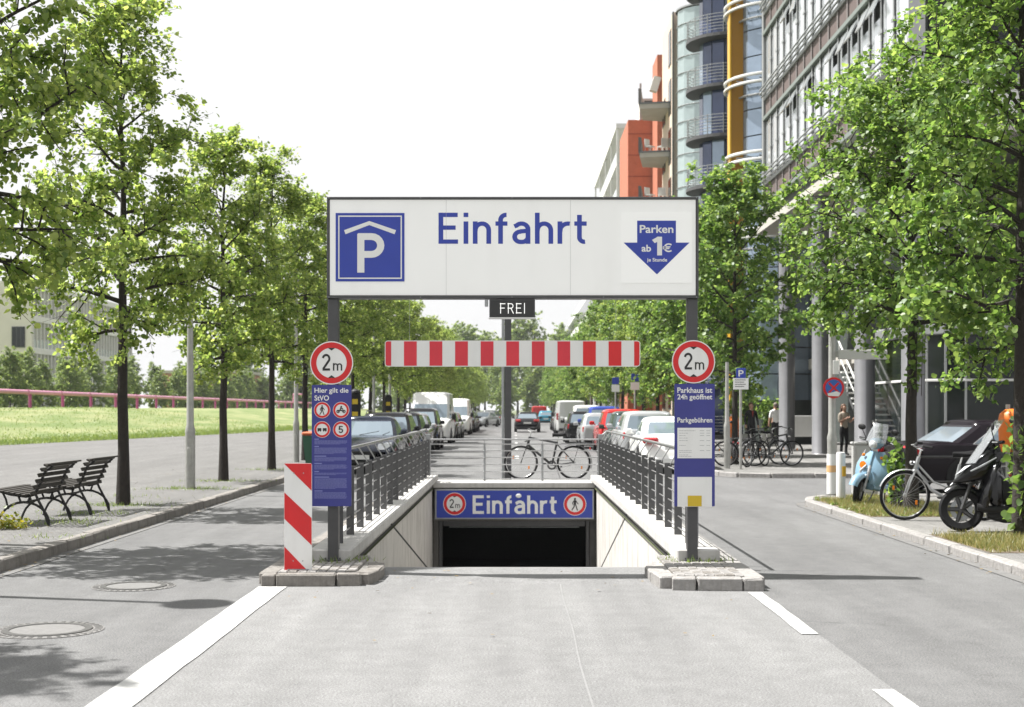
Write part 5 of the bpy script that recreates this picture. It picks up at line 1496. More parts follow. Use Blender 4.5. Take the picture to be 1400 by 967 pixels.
    q = MB(); q.tube([(-.34, hy-.10, hz+.05), (-.2, hy-.03, hz+.05), (.2, hy-.03, hz+.05), (.34, hy-.10, hz+.05)], .015, 8); bar = q.build('handlebar', M_plast, t)
    for s in (-1, 1):
        q = MB(); q.cyl((s*.24, hy-.055, hz+.05), (s*.36, hy-.11, hz+.05), .021, n=8); q.build('grip', M_rubber, bar)
        q = MB(); q.tube([(s*.2, hy-.02, hz+.06), (s*.27, hy+.02, hz+.2)], .007, 5); q.sphere((s*.29, hy+.01, hz+.24), .06, 12, 8, sq=(1.15, .35, .8)); q.build('mirror', M_plast, t, smooth=50)
        q = MB(); q.box((s*.16, yf-.30, hb-.16), (.05, .06, .045), rot=Matrix.Rotation(s*.5, 3, 'Z'), b=.012); q.build('indicator', M_refl, t)
    # windscreen
    q = MB(); hs = .30 if not big else .54; ny = 7; vs = []
    for side in (0, .006):
        for i in range(6):
            f = i/5; hw = (.17 if not big else .235)*(1-.35*f**2)
            for j in range(ny):
                u = -1+2*j/(ny-1); vs.append((u*hw, (hy+.14-.12*f if not big else yf-.05-.35*f)-.10*u*u-side, (hz+.04 if not big else .83)+hs*f))
    off = 6*ny; fs = []
    for i in range(5):
        for j in range(ny-1):
            a = i*ny+j; fs.append((a, a+ny, a+ny+1, a+1)); fs.append((off+a, off+a+1, off+a+ny+1, off+a+ny))
    q.add(vs, fs); q.build('windscreen', M_screen, t, smooth=60)
    # floor, seat box, cowls, tail
    loft_body('floorboard', [(yf-.18, .30, .16, .05, .6), (yf-.35, .27, .19, .05, .6), (-.12, .27, .19, .055, .6), (-.25, .32, .16, .08, .7)], pt if not dark else M_plast)
    loft_body('seat_box', [(.02, .45, .10, .18, .8), (-.10, .50, .16, .22, .8), (-.35, .55, .19, .20, .8), (-.65, .60, .19, .17, .8), (-.90, .66, .13, .11, .8), (-1.0, .70, .06, .05, .8)], pt)
    for s in (-1, 1):
        o_ = loft_body('side_cowl', [(-.15, .45, .03, .06, .9), (-.3, .47, .07, .15, .9), (-.55, .49, .085, .17, .9), (-.8, .52, .06, .13, .9), (-.95, .56, .02, .05, .9)], pt); o_.location.x = s*.15
    loft_body('seat', [(.08, .73, .07, .03, .8), (-.05, .77, .13, .05, .8), (-.35, .78, .15, .05, .8), (-.6, .82, .15, .055, .8), (-.85, .83, .10, .045, .8)], M_rubber)
    q = MB(); q.box((0, -1.0, .70), (.16, .05, .07), b=.015); q.build('tail_light', M_tail, t)
    q = MB(); q.tube([(.16, -.35, .25), (.17, -.75, .34), (.17, -.98, .40)], [.03, .05, .045], 10); q.build('exhaust', M_steel_d, t)
    q = MB(); q.tube([(-.08, -.05, .24), (-.14, .02, .0)], .012, 6); q.tube([(.08, -.05, .24), (.14, .02, .0)], .012, 6); q.build('stand', M_steel_d, t)
    for s in (-1, 1):
        q = MB(); q.tube([(s*.20, hy-.02, hz+.045), (s*.12, hy+.05, hz-.02), (s*.05, hy+.0, hz-.14)], .006, 5); q.build('cable', M_rubber, bar)
        q = MB(); q.tube([(s*.22, hy-.02, hz+.055), (s*.30, hy+.015, hz+.05), (s*.36, hy-.04, hz+.045)], .007, 5); q.build('brake_lever', M_steel_g, bar)
    if not big:
        q = MB(); q.tube([(.0, yf-.16, .40), (0, yf-.235, .62), (0, yf-.30, .84)], [.018, .022, .012], 8); q.build('horn_cover', pt, t)
        q = MB(); q.tube([(-.26, yf-.30, .34), (-.29, yf-.36, .60), (-.21, yf-.44, .84)], .009, 6); q.tube([(.26, yf-.30, .34), (.29, yf-.36, .60), (.21, yf-.44, .84)], .009, 6); q.build('shield_trim', M_chrome, t)
        q = MB(); q.lathe([(.06, .0), (.001, .002)], o=(.10, yf-.20, .62), n=16, axis='Y'); q.v = [(a, 2*(yf-.20)-b, c) for a, b, c in q.v]; q.build('orange_sticker', M_refl, t)
    return t
def screen_mat():
    m = bpy.data.materials.new('clear_acrylic'); m.use_nodes = True
    N, L = m.node_tree.nodes, m.node_tree.links
    g_ = N.new('ShaderNodeBsdfGlossy'); g_.inputs['Roughness'].default_value = .08
    tr = N.new('ShaderNodeBsdfTransparent'); tr.inputs['Color'].default_value = (.86, .88, .89, 1)
    df = N.new('ShaderNodeBsdfDiffuse'); df.inputs['Color'].default_value = (.7, .72, .74, 1)
    m1 = N.new('ShaderNodeMixShader'); m1.inputs[0].default_value = .16; m2 = N.new('ShaderNodeMixShader'); m2.inputs[0].default_value = .16
    L.new(tr.outputs[0], m1.inputs[1]); L.new(df.outputs[0], m1.inputs[2]); L.new(m1.outputs[0], m2.inputs[1]); L.new(g_.outputs[0], m2.inputs[2]); L.new(m2.outputs[0], N['Material Output'].inputs['Surface'])
    return m
M_screen = screen_mat()
sky_b = mat('scooter_blue', (.20, .34, .46), .35, .1, var=.04, coat=.6)
scooter('pale blue motor scooter leaning on its stand beside the white bollards', 5.84, 22.9, PVR-.004, R(138), sky_b, lean=R(-9), steer=R(18))
scooter('black maxi scooter with tall windscreen at the right frame edge', 6.22, 17.32, PVR, R(76), paint('scooter_black', (.006, .006, .007), .1), big=True, lean=R(5), steer=R(-6), dark=True)
# ---------------------------------------------------------------- benches
M_wood = mat('weathered_slat', (.030, .025, .020), .7, var=.25, vs=10, bump=.3, bs=30)
M_iron = mat('cast_iron_bench', (.014, .014, .014), .55, .2)
def bench(y0, label):
    t = thing('park_bench', label, 'bench', (-6.12, y0, PVL), 0, 'benches on the left pavement')
    Ln = 1.25      # seat faces -X, back on the street side
    sl = MB(); sl.box((0, Ln/2, 0), (.052, Ln, .024), b=.005); sme = sl.mesh('slat', M_wood)
    prof_b = [(.02, .42), (.055, .50), (.085, .575), (.115, .65), (.15, .72), (.20, .775), (.255, .79)]
    for k, (xx, zz) in enumerate(prof_b):
        o = link('slat', sme, t, (xx, 0, zz), (0, R([78, 68, 68, 66, 55, 30, -8][k]), 0))
    for k, xx in enumerate((-.08, -.15, -.22, -.29, -.36, -.43, -.49)):
        link('slat', sme, t, (xx, 0, .40+.012*k+(.0 if k < 6 else -.02)), (0, R(4 if k < 6 else -35), 0))
    for yy in (.18, Ln-.18):
        q = MB()
        q.tube([(.24, yy, .76), (.14, yy, .69), (.07, yy, .52), (.0, yy, .40), (-.10, yy, .375), (-.30, yy, .40), (-.44, yy, .44), (-.52, yy, .40), (-.50, yy, .34)], [.016, .018, .02, .024, .022, .02, .02, .022, .016], 6)
        q.tube([(.02, yy, .40), (.05, yy, .33), (.12, yy, .20), (.19, yy, .0)], .017, 6)
        arc_ = [(-.13+.33*math.cos(a), yy, .0+.30*math.sin(a)) for a in [R(18+144*k/10) for k in range(11)]]
        q.tube(arc_, .016, 6); q.tube([arc_[0], (.19, yy, 0)], .016, 6); q.tube([arc_[-1], (-.48, yy, .0)], .016, 6)
        q.tube([(-.40, yy, .42), (-.36, yy, .34), (-.33, yy, .21)], .014, 6); q.tube([(-.05, yy, .38), (-.08, yy, .30)], .014, 6); q.tube([(-.2, yy, .38), (-.17, yy, .30)], .014, 6)
        q.build('iron_support', M_iron, t, smooth=50)
    q = MB(); q.cyl((-.13, .18, .30), (-.13, Ln-.18, .30), .011, n=6); q.build('tie_rod', M_iron, t)
bench(17.95, 'nearer slatted iron bench facing the lawn, at the left frame edge')
bench(19.75, 'farther slatted iron bench facing the lawn, beside the tree trunk')

# ---------------------------------------------------------------- lamp posts, sign posts, bollards
def lamp_post(x, y, z, h, label, r=.065, head=True, group='grey lamp posts'):
    t = thing('street_lamp', label, 'lamp post', (x, y, z), 0, group)
    q = MB(); q.lathe([(r*1.45, 0), (r*1.45, 1.05), (r*1.5, 1.08), (r*1.05, 1.2), (r*.95, h*.6), (r*.75, h)], n=16, caps=True); q.build('pole', M_pole, t, smooth=50)
    q = MB(); q.box((0, -r*1.46, .6), (r*1.2, .01, .34), b=.003); q.build('hatch', M_pole, t)
    if head:
        q = MB(); q.lathe([(.02, h+.02), (.07, h), (.09, h+.06), (.10, h+.26), (.28, h+.27), (.30, h+.30), (.16, h+.40), (.02, h+.44)], n=20, caps=True); q.build('lantern', mat('lantern_grey', (.30, .30, .30), .5, .3), t, smooth=40)
    return t
lamp_post(-6.06, 26.6, PVL, 3.7, 'plain grey lamp post on the left pavement between benches and trees', head=False)
lamp_post(-6.2, 12.6, PVL, 6.0, 'lamp post out of frame whose lamp-shaped shadow crosses the left lane')
lamp_post(pX(405, 40), 40, PVL, 5.0, 'grey lamp post with control boxes right of the left trees', .06)
for px, y, lab in ((511, 60, 'thin lamp post behind the left parked cars, left one of two'), (533, 64, 'thin lamp post behind the left parked cars, right one of two')):
    lamp_post(pX(px, y), y, PVL, 5.4, lab, .06)
for k, y in enumerate((84, 104, 124, 150)):
    lamp_post(-5.75, y, PVL, 5.5, f'{ORD(k+1)} of the far lamp posts in the left tree row', .06, group='far lamp posts left')
    lamp_post(5.75, y+3, PVR, 7.5 if k == 1 else 5.5, f'{ORD(k+1)} of the far lamp posts in the right tree row', .06, group='far lamp posts right')
lamp_post(pX(994, 36.0), 36.0, PVR, 2.7, 'plain grey post behind the bicycles right of the fee board', .055, False)
t = thing('centre_pole', 'dark square pole standing behind the cross railing and bicycle', 'pole', (pX(694.5, 31.3), 31.3, 0))
q = MB(); q.bb(-.075, .075, -.06, .06, 0, 5.3, b=.01); q.build('pole', M_steel_d, t)
q = MB(); q.bb(-.14, -.08, -.05, .05, 0, 4.2, b=.01); q.build('cable_duct', M_steel_g, t)
q = MB(); q.box((0, 0, .012), (.3, .28, .024), b=.005); q.build('base_plate', M_steel_d, t)
q = MB(); q.box((0, 0, 5.36), (.35, .2, .12), b=.03); q.build('lamp_head', M_steel_d, t)
# black boxes with yellow marks on the left posts
for px, y, zc in ((486, 45, 1.75), (531, 62, 1.75)):
    t = thing('parking_meter', 'black post with yellow marked box behind the left cars, '+('nearer one by the rules board' if px == 486 else 'farther one'), 'parking meter', (pX(px, y), y, PVL), 0, 'yellow-marked black meters')
    q = MB(); q.bb(-.16, .16, -.12, .12, 0, 2.0, b=.03); q.lathe([(.16, 2.0), (.15, 2.06), (.08, 2.12), (.001, 2.14)], n=14); q.build('case', M_plast, t)
    for zz in (1.25, 1.65):
        q = MB(); q.bb(-.09, .09, -.135, -.121, zz, zz+.16); q.build('yellow_mark', mat('meter_yellow', (.6, .42, .02), .5), t)
t = thing('waste_container', 'green waste container with orange lid behind the blue rules board', 'container', (pX(442, 38), 38, PVL))
q = MB(); q.loft([[(-.42, -.32, 0), (.42, -.32, 0), (.42, .32, 0), (-.42, .32, 0)], [(-.5, -.38, .78), (.5, -.38, .78), (.5, .38, .78), (-.5, .38, .78)]]); q.build('bin_body', mat('bin_green', (.02, .09, .05), .5, var=.1), t)
q = MB(); q.box((0, 0, .84), (1.04, .8, .09), b=.03); q.build('lid', mat('bin_orange', (.50, .10, .02), .5), t)
# --- right corner: lamp with signs, bollard, cabinet
t = thing('street_lamp', 'tall pale post with blank street name board and no stopping sign', 'lamp post', (pX(1137.5, 25.0), 25.0, PVR))
q = MB(); q.lathe([(.085, 0), (.085, .95), (.09, 1.0), (.066, 1.10), (.06, 3.2), (.05, 4.9)], n=16, caps=True); q.build('pole', M_pole, t, smooth=50)
q = MB(); q.lathe([(.094, .02), (.094, .72)], n=16); q.build('white_sleeve', M_white, t, smooth=50)
q = MB(); q.lathe([(.096, .40), (.096, .52)], n=16); q.build('orange_band', mat('faded_orange', (.62, .38, .18), .5), t, smooth=50)
zz = lambda p: pZ(p, 25)-PVR
q = MB(); q.box((pX(1179, 25)-pX(1137.5, 25), -.01, zz(485)), (.86, .05, .17), b=.01); bd = q.build('street_name_board', mat('blank_board', (.50, .50, .48), .4), t)
q = MB(); q.box((.065, -.01, zz(485)), (.13, .03, .10)); q.build('board_arm', M_pole, bd)
q = MB(); q.box((.05, -.075, zz(502.5)), (.10, .012, .24), b=.003); q.build('small_notice', M_white2, t)
cx, cz = pX(1138, 25)-pX(1137.5, 25), zz(530.5)
q = MB(); disc(q, cx, cz, .185, -.10, 0, 36, .008); sg = q.build('no_stopping_sign', M_red, t)
q = MB(); disc(q, cx, cz, .145, -.102, 0, 36, .0015); q.build('blue_field', mat('sign_blue_light', (.03, .12, .42), .4), sg)
q = MB()
for a in (45, -45): limb2(q, [(cx-.11*math.cos(R(a)), cz-.11*math.sin(R(a))), (cx+.11*math.cos(R(a)), cz+.11*math.sin(R(a)))], .035, -.1035-.0004*(a > 0))
q.build('red_cross', M_red, sg)
q = MB(); q.prism([(cx-.10, cz-.14), (cx+.09, cz-.15), (cx+.12, cz-.09), (cx+.05, cz-.06), (cx-.11, cz-.10)], .001, 0, 'XZ', -.1052); q.build('torn_sticker', M_white2, sg)
t = thing('bollard', 'white bollard with yellow reflector beside the blue scooter', 'bollard', (pX(1149.5, 23.5), 23.5, PVR))
q = MB(); q.lathe([(.075, 0), (.075, .76), (.07, .79), (.001, .80)], n=18); q.build('post', M_white, t, smooth=40)
q = MB(); q.box((.035, -.068, .48), (.065, .03, .17), b=.005); q.build('yellow_reflector', mat('refl_yellow', (.62, .36, .02), .4), t)
t = thing('utility_cabinet', 'pale grey cable cabinet behind the white bollard', 'cabinet', (pX(1161, 26.0)+.03, 24.85, PVR))
q = MB(); q.bb(-.20, .20, 0, .28, 0, .88, b=.01); q.build('case', mat('cabinet_grey', (.40, .40, .385), .5, var=.05), t)
q = MB(); q.bb(-.22, .22, -.02, .30, .885, .93, b=.012); q.build('lid', mat('cabinet_grey', (0, 0, 0)), t)
q = MB(); q.bb(-.18, .18, -.008, -.001, .05, .84, b=.003); q.build('door', mat('cabinet_grey', (0, 0, 0)), t)
# parking sign post behind the fee board
t = thing('parking_sign', 'small blue P parking sign with white plate on a thin post', 'sign', (pX(1012.5, 35.5), 35.5, PVR))
zz = lambda p: pZ(p, 35.5)-PVR
q = MB(); q.cyl((0, 0, 0), (0, 0, zz(504)), .035, n=10); q.build('post', M_pole, t, smooth=50)
q = MB(); q.box((0, -.045, zz(510.5)), (.24, .01, .25), b=.003); b_ = q.build('blue_panel', M_blue, t)
stroke_text('P', -.06, .06, zz(515), zz(506.5), -.054, M_white2, b_, .17)
q = MB(); q.box((0, -.045, zz(525)), (.38, .01, .28), b=.003); b_ = q.build('white_panel', M_white2, t)
q = MB()
for k in range(4): q.bb(-.15, .12-.04*(k % 2), -.0525, -.0512, zz(525)+.09-.055*k, zz(525)+.105-.055*k)
q.build('small_print', M_black, b_)
for px, y in ((841.5, 62), (868, 56)):
    t = thing('parking_sign', 'far small blue and white parking sign above the right parked cars, '+('left one' if px < 850 else 'right one'), 'sign', (pX(px, y), y, PVR), 0, 'far parking signs')
    q = MB(); q.cyl((0, 0, 0), (0, 0, 2.9), .035, n=8); q.build('post', M_pole, t)
    q = MB(); q.box((0, -.045, 2.75), (.30, .01, .30), b=.003); q.build('blue_panel', M_blue, t)
    q = MB(); q.box((0, -.045, 2.42), (.34, .01, .30), b=.003); q.build('white_panel', M_white2, t)
# litter bins
M_or = mat('bin_orange_bright', (.70, .16, .01), .45, var=.06)
def litter_bin(x, y, z, zc, label, s=1.0):
    t = thing('litter_bin', label, 'litter bin', (x, y, z), 0, 'orange litter bins')
    q = MB(); q.cyl((.0, .18*s, 0), (0, .18*s, zc+.35), .03, n=10); q.build('post', M_pole, t, smooth=50)
    q = MB(); q.lathe([(.15*s, zc-.30*s), (.17*s, zc-.28*s), (.19*s, zc+.12*s), (.17*s, zc+.22*s), (.10*s, zc+.28*s), (.001, zc+.29*s)], n=18, caps=False); q.build('bin_body', M_or, t, smooth=50)
    q = MB(); q.box((0, -.165*s, zc+.13*s), (.2*s, .06*s, .075*s), b=.02); q.build('slot', M_black, t)
litter_bin(pX(1384, 19.5), 19.5, PVR, 1.22, 'orange litter bin on a post at the right frame edge')
litter_bin(pX(1005, 39), 39.5, PVR, 1.02, 'orange litter bin behind the bicycle rack')
# low guard fence by the trees
t = thing('guard_fence', 'low dark iron guard fence behind the silver bicycle', 'fence', (0, 21.6, PVR))
for px in (1231.5, 1372):
    xx = pX(px, 21.6); q = MB(); q.cyl((xx, 0, 0), (xx, 0, .86), .04, n=12); q.lathe([(.04, .86), (.058, .865), (.058, .90), (.03, .92), (.04, .95), (.03, .985), (.001, .99)], o=(xx, 0, 0), n=12); q.build('post', M_steel_d, t, smooth=40)
for zz_ in (.78, .40):
    q = MB(); q.cyl((pX(1231.5, 21.6), 0, zz_), (pX(1372, 21.6), 0, zz_), .018, n=8); q.build('rail', M_steel_d, t)

# ---------------------------------------------------------------- pink construction pipe behind the lawn
M_pink = mat('pink_pipe', (.58, .24, .36), .45, var=.06, vs=1)
t = thing('pink_pipeline', 'long pink overhead construction pipe on short legs behind the lawn', 'pipeline', (0, 0, 0))
k = 0; y = 84.0
while y < 270:
    x0, x1 = -33.8-(y-84)*.028, -33.8-(y+7.9-84)*.028
    q = MB(); q.cyl((x0, y, 2.82), (x1, y+7.9, 2.82), .155, n=12); q.lathe([(.155, 0), (.2, 0), (.2, .08), (.155, .08)], n=12, axis='Y', o=(x0, y+.08, 2.82)); q.build('pipe_section', M_pink, t, smooth=50)
    q = MB(); q.cyl((x0, y+.6, 1.4), (x0, y+.6, 2.68), .12, n=8); q.build('support', mat('pink_leg', (.40, .07, .22), .5), t)
    y += 8.0
q = MB(); q.tube([(-38, 245, 2.8), (-38, 245, 4.2), (-36, 245, 4.2), (-36, 245, 2.0)], .18, 8); q.build('riser', M_pink, t, smooth=40)
# ---------------------------------------------------------------- buildings on the right
M_col = mat('column_grey', (.20, .20, .212), .4, .25, var=.08, vs=2)
M_pane = mat('sky_pane', (.74, .77, .79), .16, .6, var=.05, vs=1.5)
M_paned = mat('dark_pane', (.014, .018, .017), .06, 0, spec=.28, var=.1, vs=.8)
M_paneb = mat('blue_pane', (.055, .075, .15), .06, .3, spec=.8, var=.2, vs=.7)
M_paneb2 = mat('sky_blue_pane', (.30, .37, .46), .08, .5, var=.15, vs=.6)
M_panec = mat('pale_pane', (.42, .50, .50), .12, .45, var=.15, vs=.6)
M_fac = mat('facade_metal', (.32, .33, .33), .45, .4, var=.08, vs=2)
M_facd = mat('facade_dark', (.055, .065, .06), .6)
M_terra = mat('terracotta_panel', (.115, .085, .078), .7, var=.12, vs=4, bump=.2, bs=30)
M_brickr = mat('orange_brick', (.42, .14, .08), .8, var=.12, vs=2.5, bump=.3, bs=18)
M_beige = mat('beige_render', (.60, .48, .38), .85, var=.05, vs=1)
M_wall = mat('white_render', (.62, .62, .60), .8, var=.04, vs=1)
M_orange = mat('orange_fin', (.36, .175, .008), .45, var=.05, vs=.6)
M_slab = mat('slab_concrete', (.42, .40, .36), .8, var=.1, vs=1)
FX, FY0, FY1 = 10.3, 36.8, 58.4
t = thing('office_building', 'glass and steel office block with terracotta bands standing on tall round grey columns', 'building', (0, 0, 0))
for y in (FY0+.1, 42.0, 48.0, 54.0):
    q = MB(); q.lathe([(.33, .1), (.30, .13), (.30, 9.05)], o=(FX+.05, y, 0), n=24); q.build('column', M_col, t, smooth=50)
for y in (39, 45, 51, 57):
    q = MB(); q.lathe([(.28, .1), (.28, 9.05)], o=(FX+4.2, y, 0), n=20); q.build('column', M_col, t, smooth=50)
q = MB(); q.bb(FX+.35, 34, FY0+.3, FY1, 9.1, 27.5); q.build('core', M_facd, t)
q = MB(); q.bb(FX-.35, 34, FY0-.05, FY1+.1, 8.78, 9.09); q.build('soffit_slab', M_slab, t)
# recessed ground floors behind the columns
q = MB(); q.bb(14.8, 34, 37.6, 90, .1, 8.77); q.build('recessed_wall', M_facd, t)
for z0_, z1_ in ((3.3, 3.75), (7.1, 7.85)):
    q = MB(); q.bb(12.6, 14.79, 41.0, 62, z0_, z1_, b=.02); q.build('gallery', M_slab, t)
for k in range(8):
    for z0_, z1_ in ((.3, 3.2), (3.9, 7.0)):
        q = MB(); y = 41.4+k*2.5; q.bb(14.72, 14.78, y, y+2.3, z0_, z1_); q.build('window_pane', M_paned, t)
rng_ = random.Random(5)
bay = (FY1-FY0-.5)/16
def storey(z0, z1):
    for i in range(16):
        y = FY0+.45+i*bay
        w = bay*.62
        tilt = (i in (2, 3, 4, 5, 6, 9, 11, 12))
        zt = z1-.72
        q = MB(); q.bb(FX+.02, FX+.06, y+.05, y+.05+w, z0+.05, (zt if tilt else z1)-.03); q.build('window_pane', M_pane, t)
        q = MB(); q.bb(FX+.03, FX+.07, y+.05+w+.10, y+bay-.10, z0+.05, z1-.03); q.build('side_light', M_pane, t)
        if tilt:
            a = R(rng_.choice((14, 22, 26)))
            q = MB(); q.box((FX+.04-.34*math.sin(a), y+.05+w/2, z1-.04-.34*math.cos(a)), (.04, w, .66), rot=Matrix.Rotation(a, 3, 'Y')); q.build('vent_window', M_pane, t)
        q = MB(); q.bb(FX-.025, FX+.0, y-.06, y+.06, z0-.15, z1+.1)
        for zz in (z0+.25, z0+(z1-z0)*.5, z1-.3): q.bb(FX-.04, FX-.026, y-.2, y+.2, zz-.05, zz+.05)
        q.build('mullion', M_fac, t)
def band(z0, z1):
    q = MB(); q.bb(FX-.10, FX+.3, FY0, FY1, z0, z0+.16, b=.01); q.build('channel', mat('green_grey_steel', (.20, .23, .21), .5, .3), t)
    q = MB(); q.bb(FX-.08, FX+.3, FY0, FY1, z1-.14, z1, b=.01); q.build('channel', M_fac, t)
    for i in range(16):
        y = FY0+.45+i*bay
        q = MB(); q.bb(FX+.0, FX+.3, y+.12, y+bay-.12, z0+.17, z1-.15); q.build('spandrel_panel', M_terra, t)
        q = MB(); q.bb(FX-.04, FX+.28, y-.09, y+.09, z0+.165, z1-.145); q.build('bracket', mat('spandrel_post', (.15, .13, .125), .6), t)
    for k, (dx, zz) in enumerate(((.22, z1+.30), (.22, z1+.14), (.16, z1+.02))):
        q = MB(); q.cyl((FX-dx, FY0, zz), (FX-dx, FY1, zz), .035, n=6); q.build('maintenance_rail', M_fac, t)
for z0_ in (10.95, 14.45, 17.95, 21.45): storey(z0_, z0_+2.45)
for z0_ in (9.92, 13.42, 16.92, 20.42, 23.92): band(z0_, z0_+.96)
q = MB(); q.bb(FX-.1, FX+.34, FY0, FY0+.40, 9.1, 27.5, b=.01); q.build('corner_pier', mat('pier_grey', (.42, .42, .44), .6, var=.05), t)
q = MB(); q.bb(FX-.08, FX+.34, FY1-.02, FY1+.3, 9.1, 27.5, b=.01); q.build('corner_pier', M_fac, t)
for k in range(5):
    z0_ = 9.3+3.5*k
    q = MB(); q.bb(FX+.35, 34, FY0+.12, FY0+.29, z0_, z0_+.9); q.build('camera_side_band', M_terra if k % 2 else M_wall, t)
    for i in range(9):
        q = MB(); q.bb(FX+.5+2.5*i, FX+2.85+2.5*i, FY0+.2, FY0+.28, z0_+.98, z0_+3.3); q.build('window_pane', M_paned, t)
    q = MB(); q.bb(FX+.35, 34, FY0-.05, FY0+.1, z0_+.85, z0_+.97); q.build('ledge', M_fac, t)
# rounded glass pavilion under the overhang
t = thing('glass_pavilion', 'dark glass ground floor pavilion with rounded corner behind the parked saloon', 'pavilion', (0, 0, 0))
path = [(11.05, 44.0), (11.05, 40.3), (11.1, 39.7), (11.35, 39.1), (11.75, 38.75), (12.25, 38.6), (15.0, 38.6), (17.8, 38.6), (20.6, 38.6), (23.4, 38.6)]
for (a, b) in zip(path[:-1], path[1:]):
    d = Vector((b[0]-a[0], b[1]-a[1], 0)); ang = math.atan2(d.y, d.x); c = ((a[0]+b[0])/2, (a[1]+b[1])/2)
    rt = Matrix.Rotation(ang, 3, 'Z')
    for z0_, z1_ in ((.15, 2.36), (2.44, 3.62), (4.0, 6.4)):
        q = MB(); q.box((c[0], c[1], (z0_+z1_)/2), (d.length-.02, .03, z1_-z0_), rot=rt); q.build('glass_pane', M_paned, t)
    q = MB(); q.box((c[0], c[1], 2.40), (d.length+.03, .09, .07), rot=rt, b=.01); q.build('transom', M_wall, t)
    q = MB(); q.box((c[0], c[1], 3.81), (d.length+.06, .2, .34), rot=rt, b=.03); q.build('fascia', M_fac, t)
    q = MB(); q.bb(a[0]-.03, a[0]+.03, a[1]-.035, a[1]+.035, .1, 6.4); q.build('mullion', M_fac, t)
q = MB(); q.bb(12.6, 33.9, 39.6, 44, .1, 6.4); q.build('curtain_wall', mat('green_curtain', (.03, .06, .02), .9, var=.4, vs=3), t)
q = MB(); q.prism([(p[0], p[1]) for p in path]+[(23.4, 44)], .12, 0, 'XY', 6.45); q.build('roof_slab', M_fac, t)
# outdoor stairs
t = thing('stair_flight', 'outdoor stair with pale treads and slanting handrails behind the tall columns', 'stairs', (10.55, 41.6, .1))
for k in range(16):
    q = MB(); q.bb(0, 1.35, .28*k, .28*k+.30, .17*(k+1)-.05, .17*(k+1), b=.006); q.build('tread', M_wall, t)
for xx in (-.02, 1.37):
    q = MB(); q.tube([(xx, 0, .0), (xx, 4.6, 2.75)], .07, 4, squash=.5); q.build('stringer', M_steel_d, t)
    q = MB(); q.tube([(xx, -.1, 1.0), (xx, 4.6, 3.75)], .03, 8); q.tube([(xx, -.1, .55), (xx, 4.6, 3.3)], .022, 8)
    for k in range(0, 17, 4): q.cyl((xx, .28*k, .17*k), (xx, .28*k, .17*k+1.05), .018, n=6)
    q.build('handrail', M_wall, t)

# glass drum with orange fin
def arc_pts(cx, cy, r, a0, a1, n): return [(cx+r*math.cos(R(a0+(a1-a0)*k/n)), cy+r*math.sin(R(a0+(a1-a0)*k/n))) for k in range(n+1)]
def drum(t, cx, cy, r, a0, a1, n, z0, z1, m, nm, step, gap=.05, bars=None):
    P_ = arc_pts(cx, cy, r, a0, a1, n); zz = z0
    while zz < z1-.01:
        for (a, b) in zip(P_[:-1], P_[1:]):
            q = MB(); top_ = min(zz+step-gap, z1)
            q.quad((*a, zz), (*b, zz), (*b, top_), (*a, top_)); q.quad((cx+(a[0]-cx)*.97, cy+(a[1]-cy)*.97, zz), (cx+(b[0]-cx)*.97, cy+(b[1]-cy)*.97, zz), (cx+(b[0]-cx)*.97, cy+(b[1]-cy)*.97, top_), (cx+(a[0]-cx)*.97, cy+(a[1]-cy)*.97, top_))
            q.build(nm, m(), t, smooth=30)
        zz += step
def ring_bar(t, cx, cy, r, z, rad, nm, m, a0=120, a1=330, n=26, squash=1):
    q = MB(); q.tube([(x, y, z) for x, y in arc_pts(cx, cy, r, a0, a1, n)], rad, 6); q.build(nm, m, t, smooth=50)
t = thing('glass_drum_tower', 'round glass tower with bright orange vertical fin and pale steel rings', 'building', (0, 0, 0))
cx, cy, r = 11.55, 62.3, 1.75
q = MB(); q.lathe([(r-.25, .1), (r-.25, 27.5)], o=(cx, cy, 0), n=28); q.build('core', M_facd, t, smooth=40)
drum(t, cx, cy, r, 165, 330, 7, 2.0, 27.0, lambda: M_paneb2, 'glass_pane', 1.14)
zr = [pZ(p, 62)-0 for p in (326, 224, 121, 18)]
zr = [8.95, 12.25, 15.55, 18.85, 22.15, 25.45]
for zz in zr:
    for k, (rr, dz, rad) in enumerate(((r+.55, 0, .07), (r+.55, .32, .07), (r+.12, -.45, .05))): ring_bar(t, cx, cy, rr, zz+dz, rad, 'steel_ring', M_wall if k < 2 else M_fac)
    q = MB()
    for a in range(135, 330, 15):
        q.tube([(cx+(r+.05)*math.cos(R(a)), cy+(r+.05)*math.sin(R(a)), zz+.16), (cx+(r+.55)*math.cos(R(a)), cy+(r+.55)*math.sin(R(a)), zz+.16)], .03, 4)
    q.build('ring_bracket', M_fac, t)
xa, xb = pX(998, 61.8), pX(1016, 61.8)
q = MB(); q.bb(xa, xb, 61.7, 61.9, 1, 27.5, b=.02); q.build('orange_fin', M_orange, t)
q = MB(); q.bb(xa-.04, xa+.05, 61.65, 62.3, 1, 27.5, b=.02); q.build('fin_edge', mat('yellow_edge', (.60, .34, .02), .4), t)
q = MB(); q.bb(xb+.02, xb+.30, 61.75, 61.95, 1, 27.5); q.build('fin_shade_strip', mat('brown_shading', (.10, .055, .02), .6), t)  # brown strip paints the shading between fin and glass

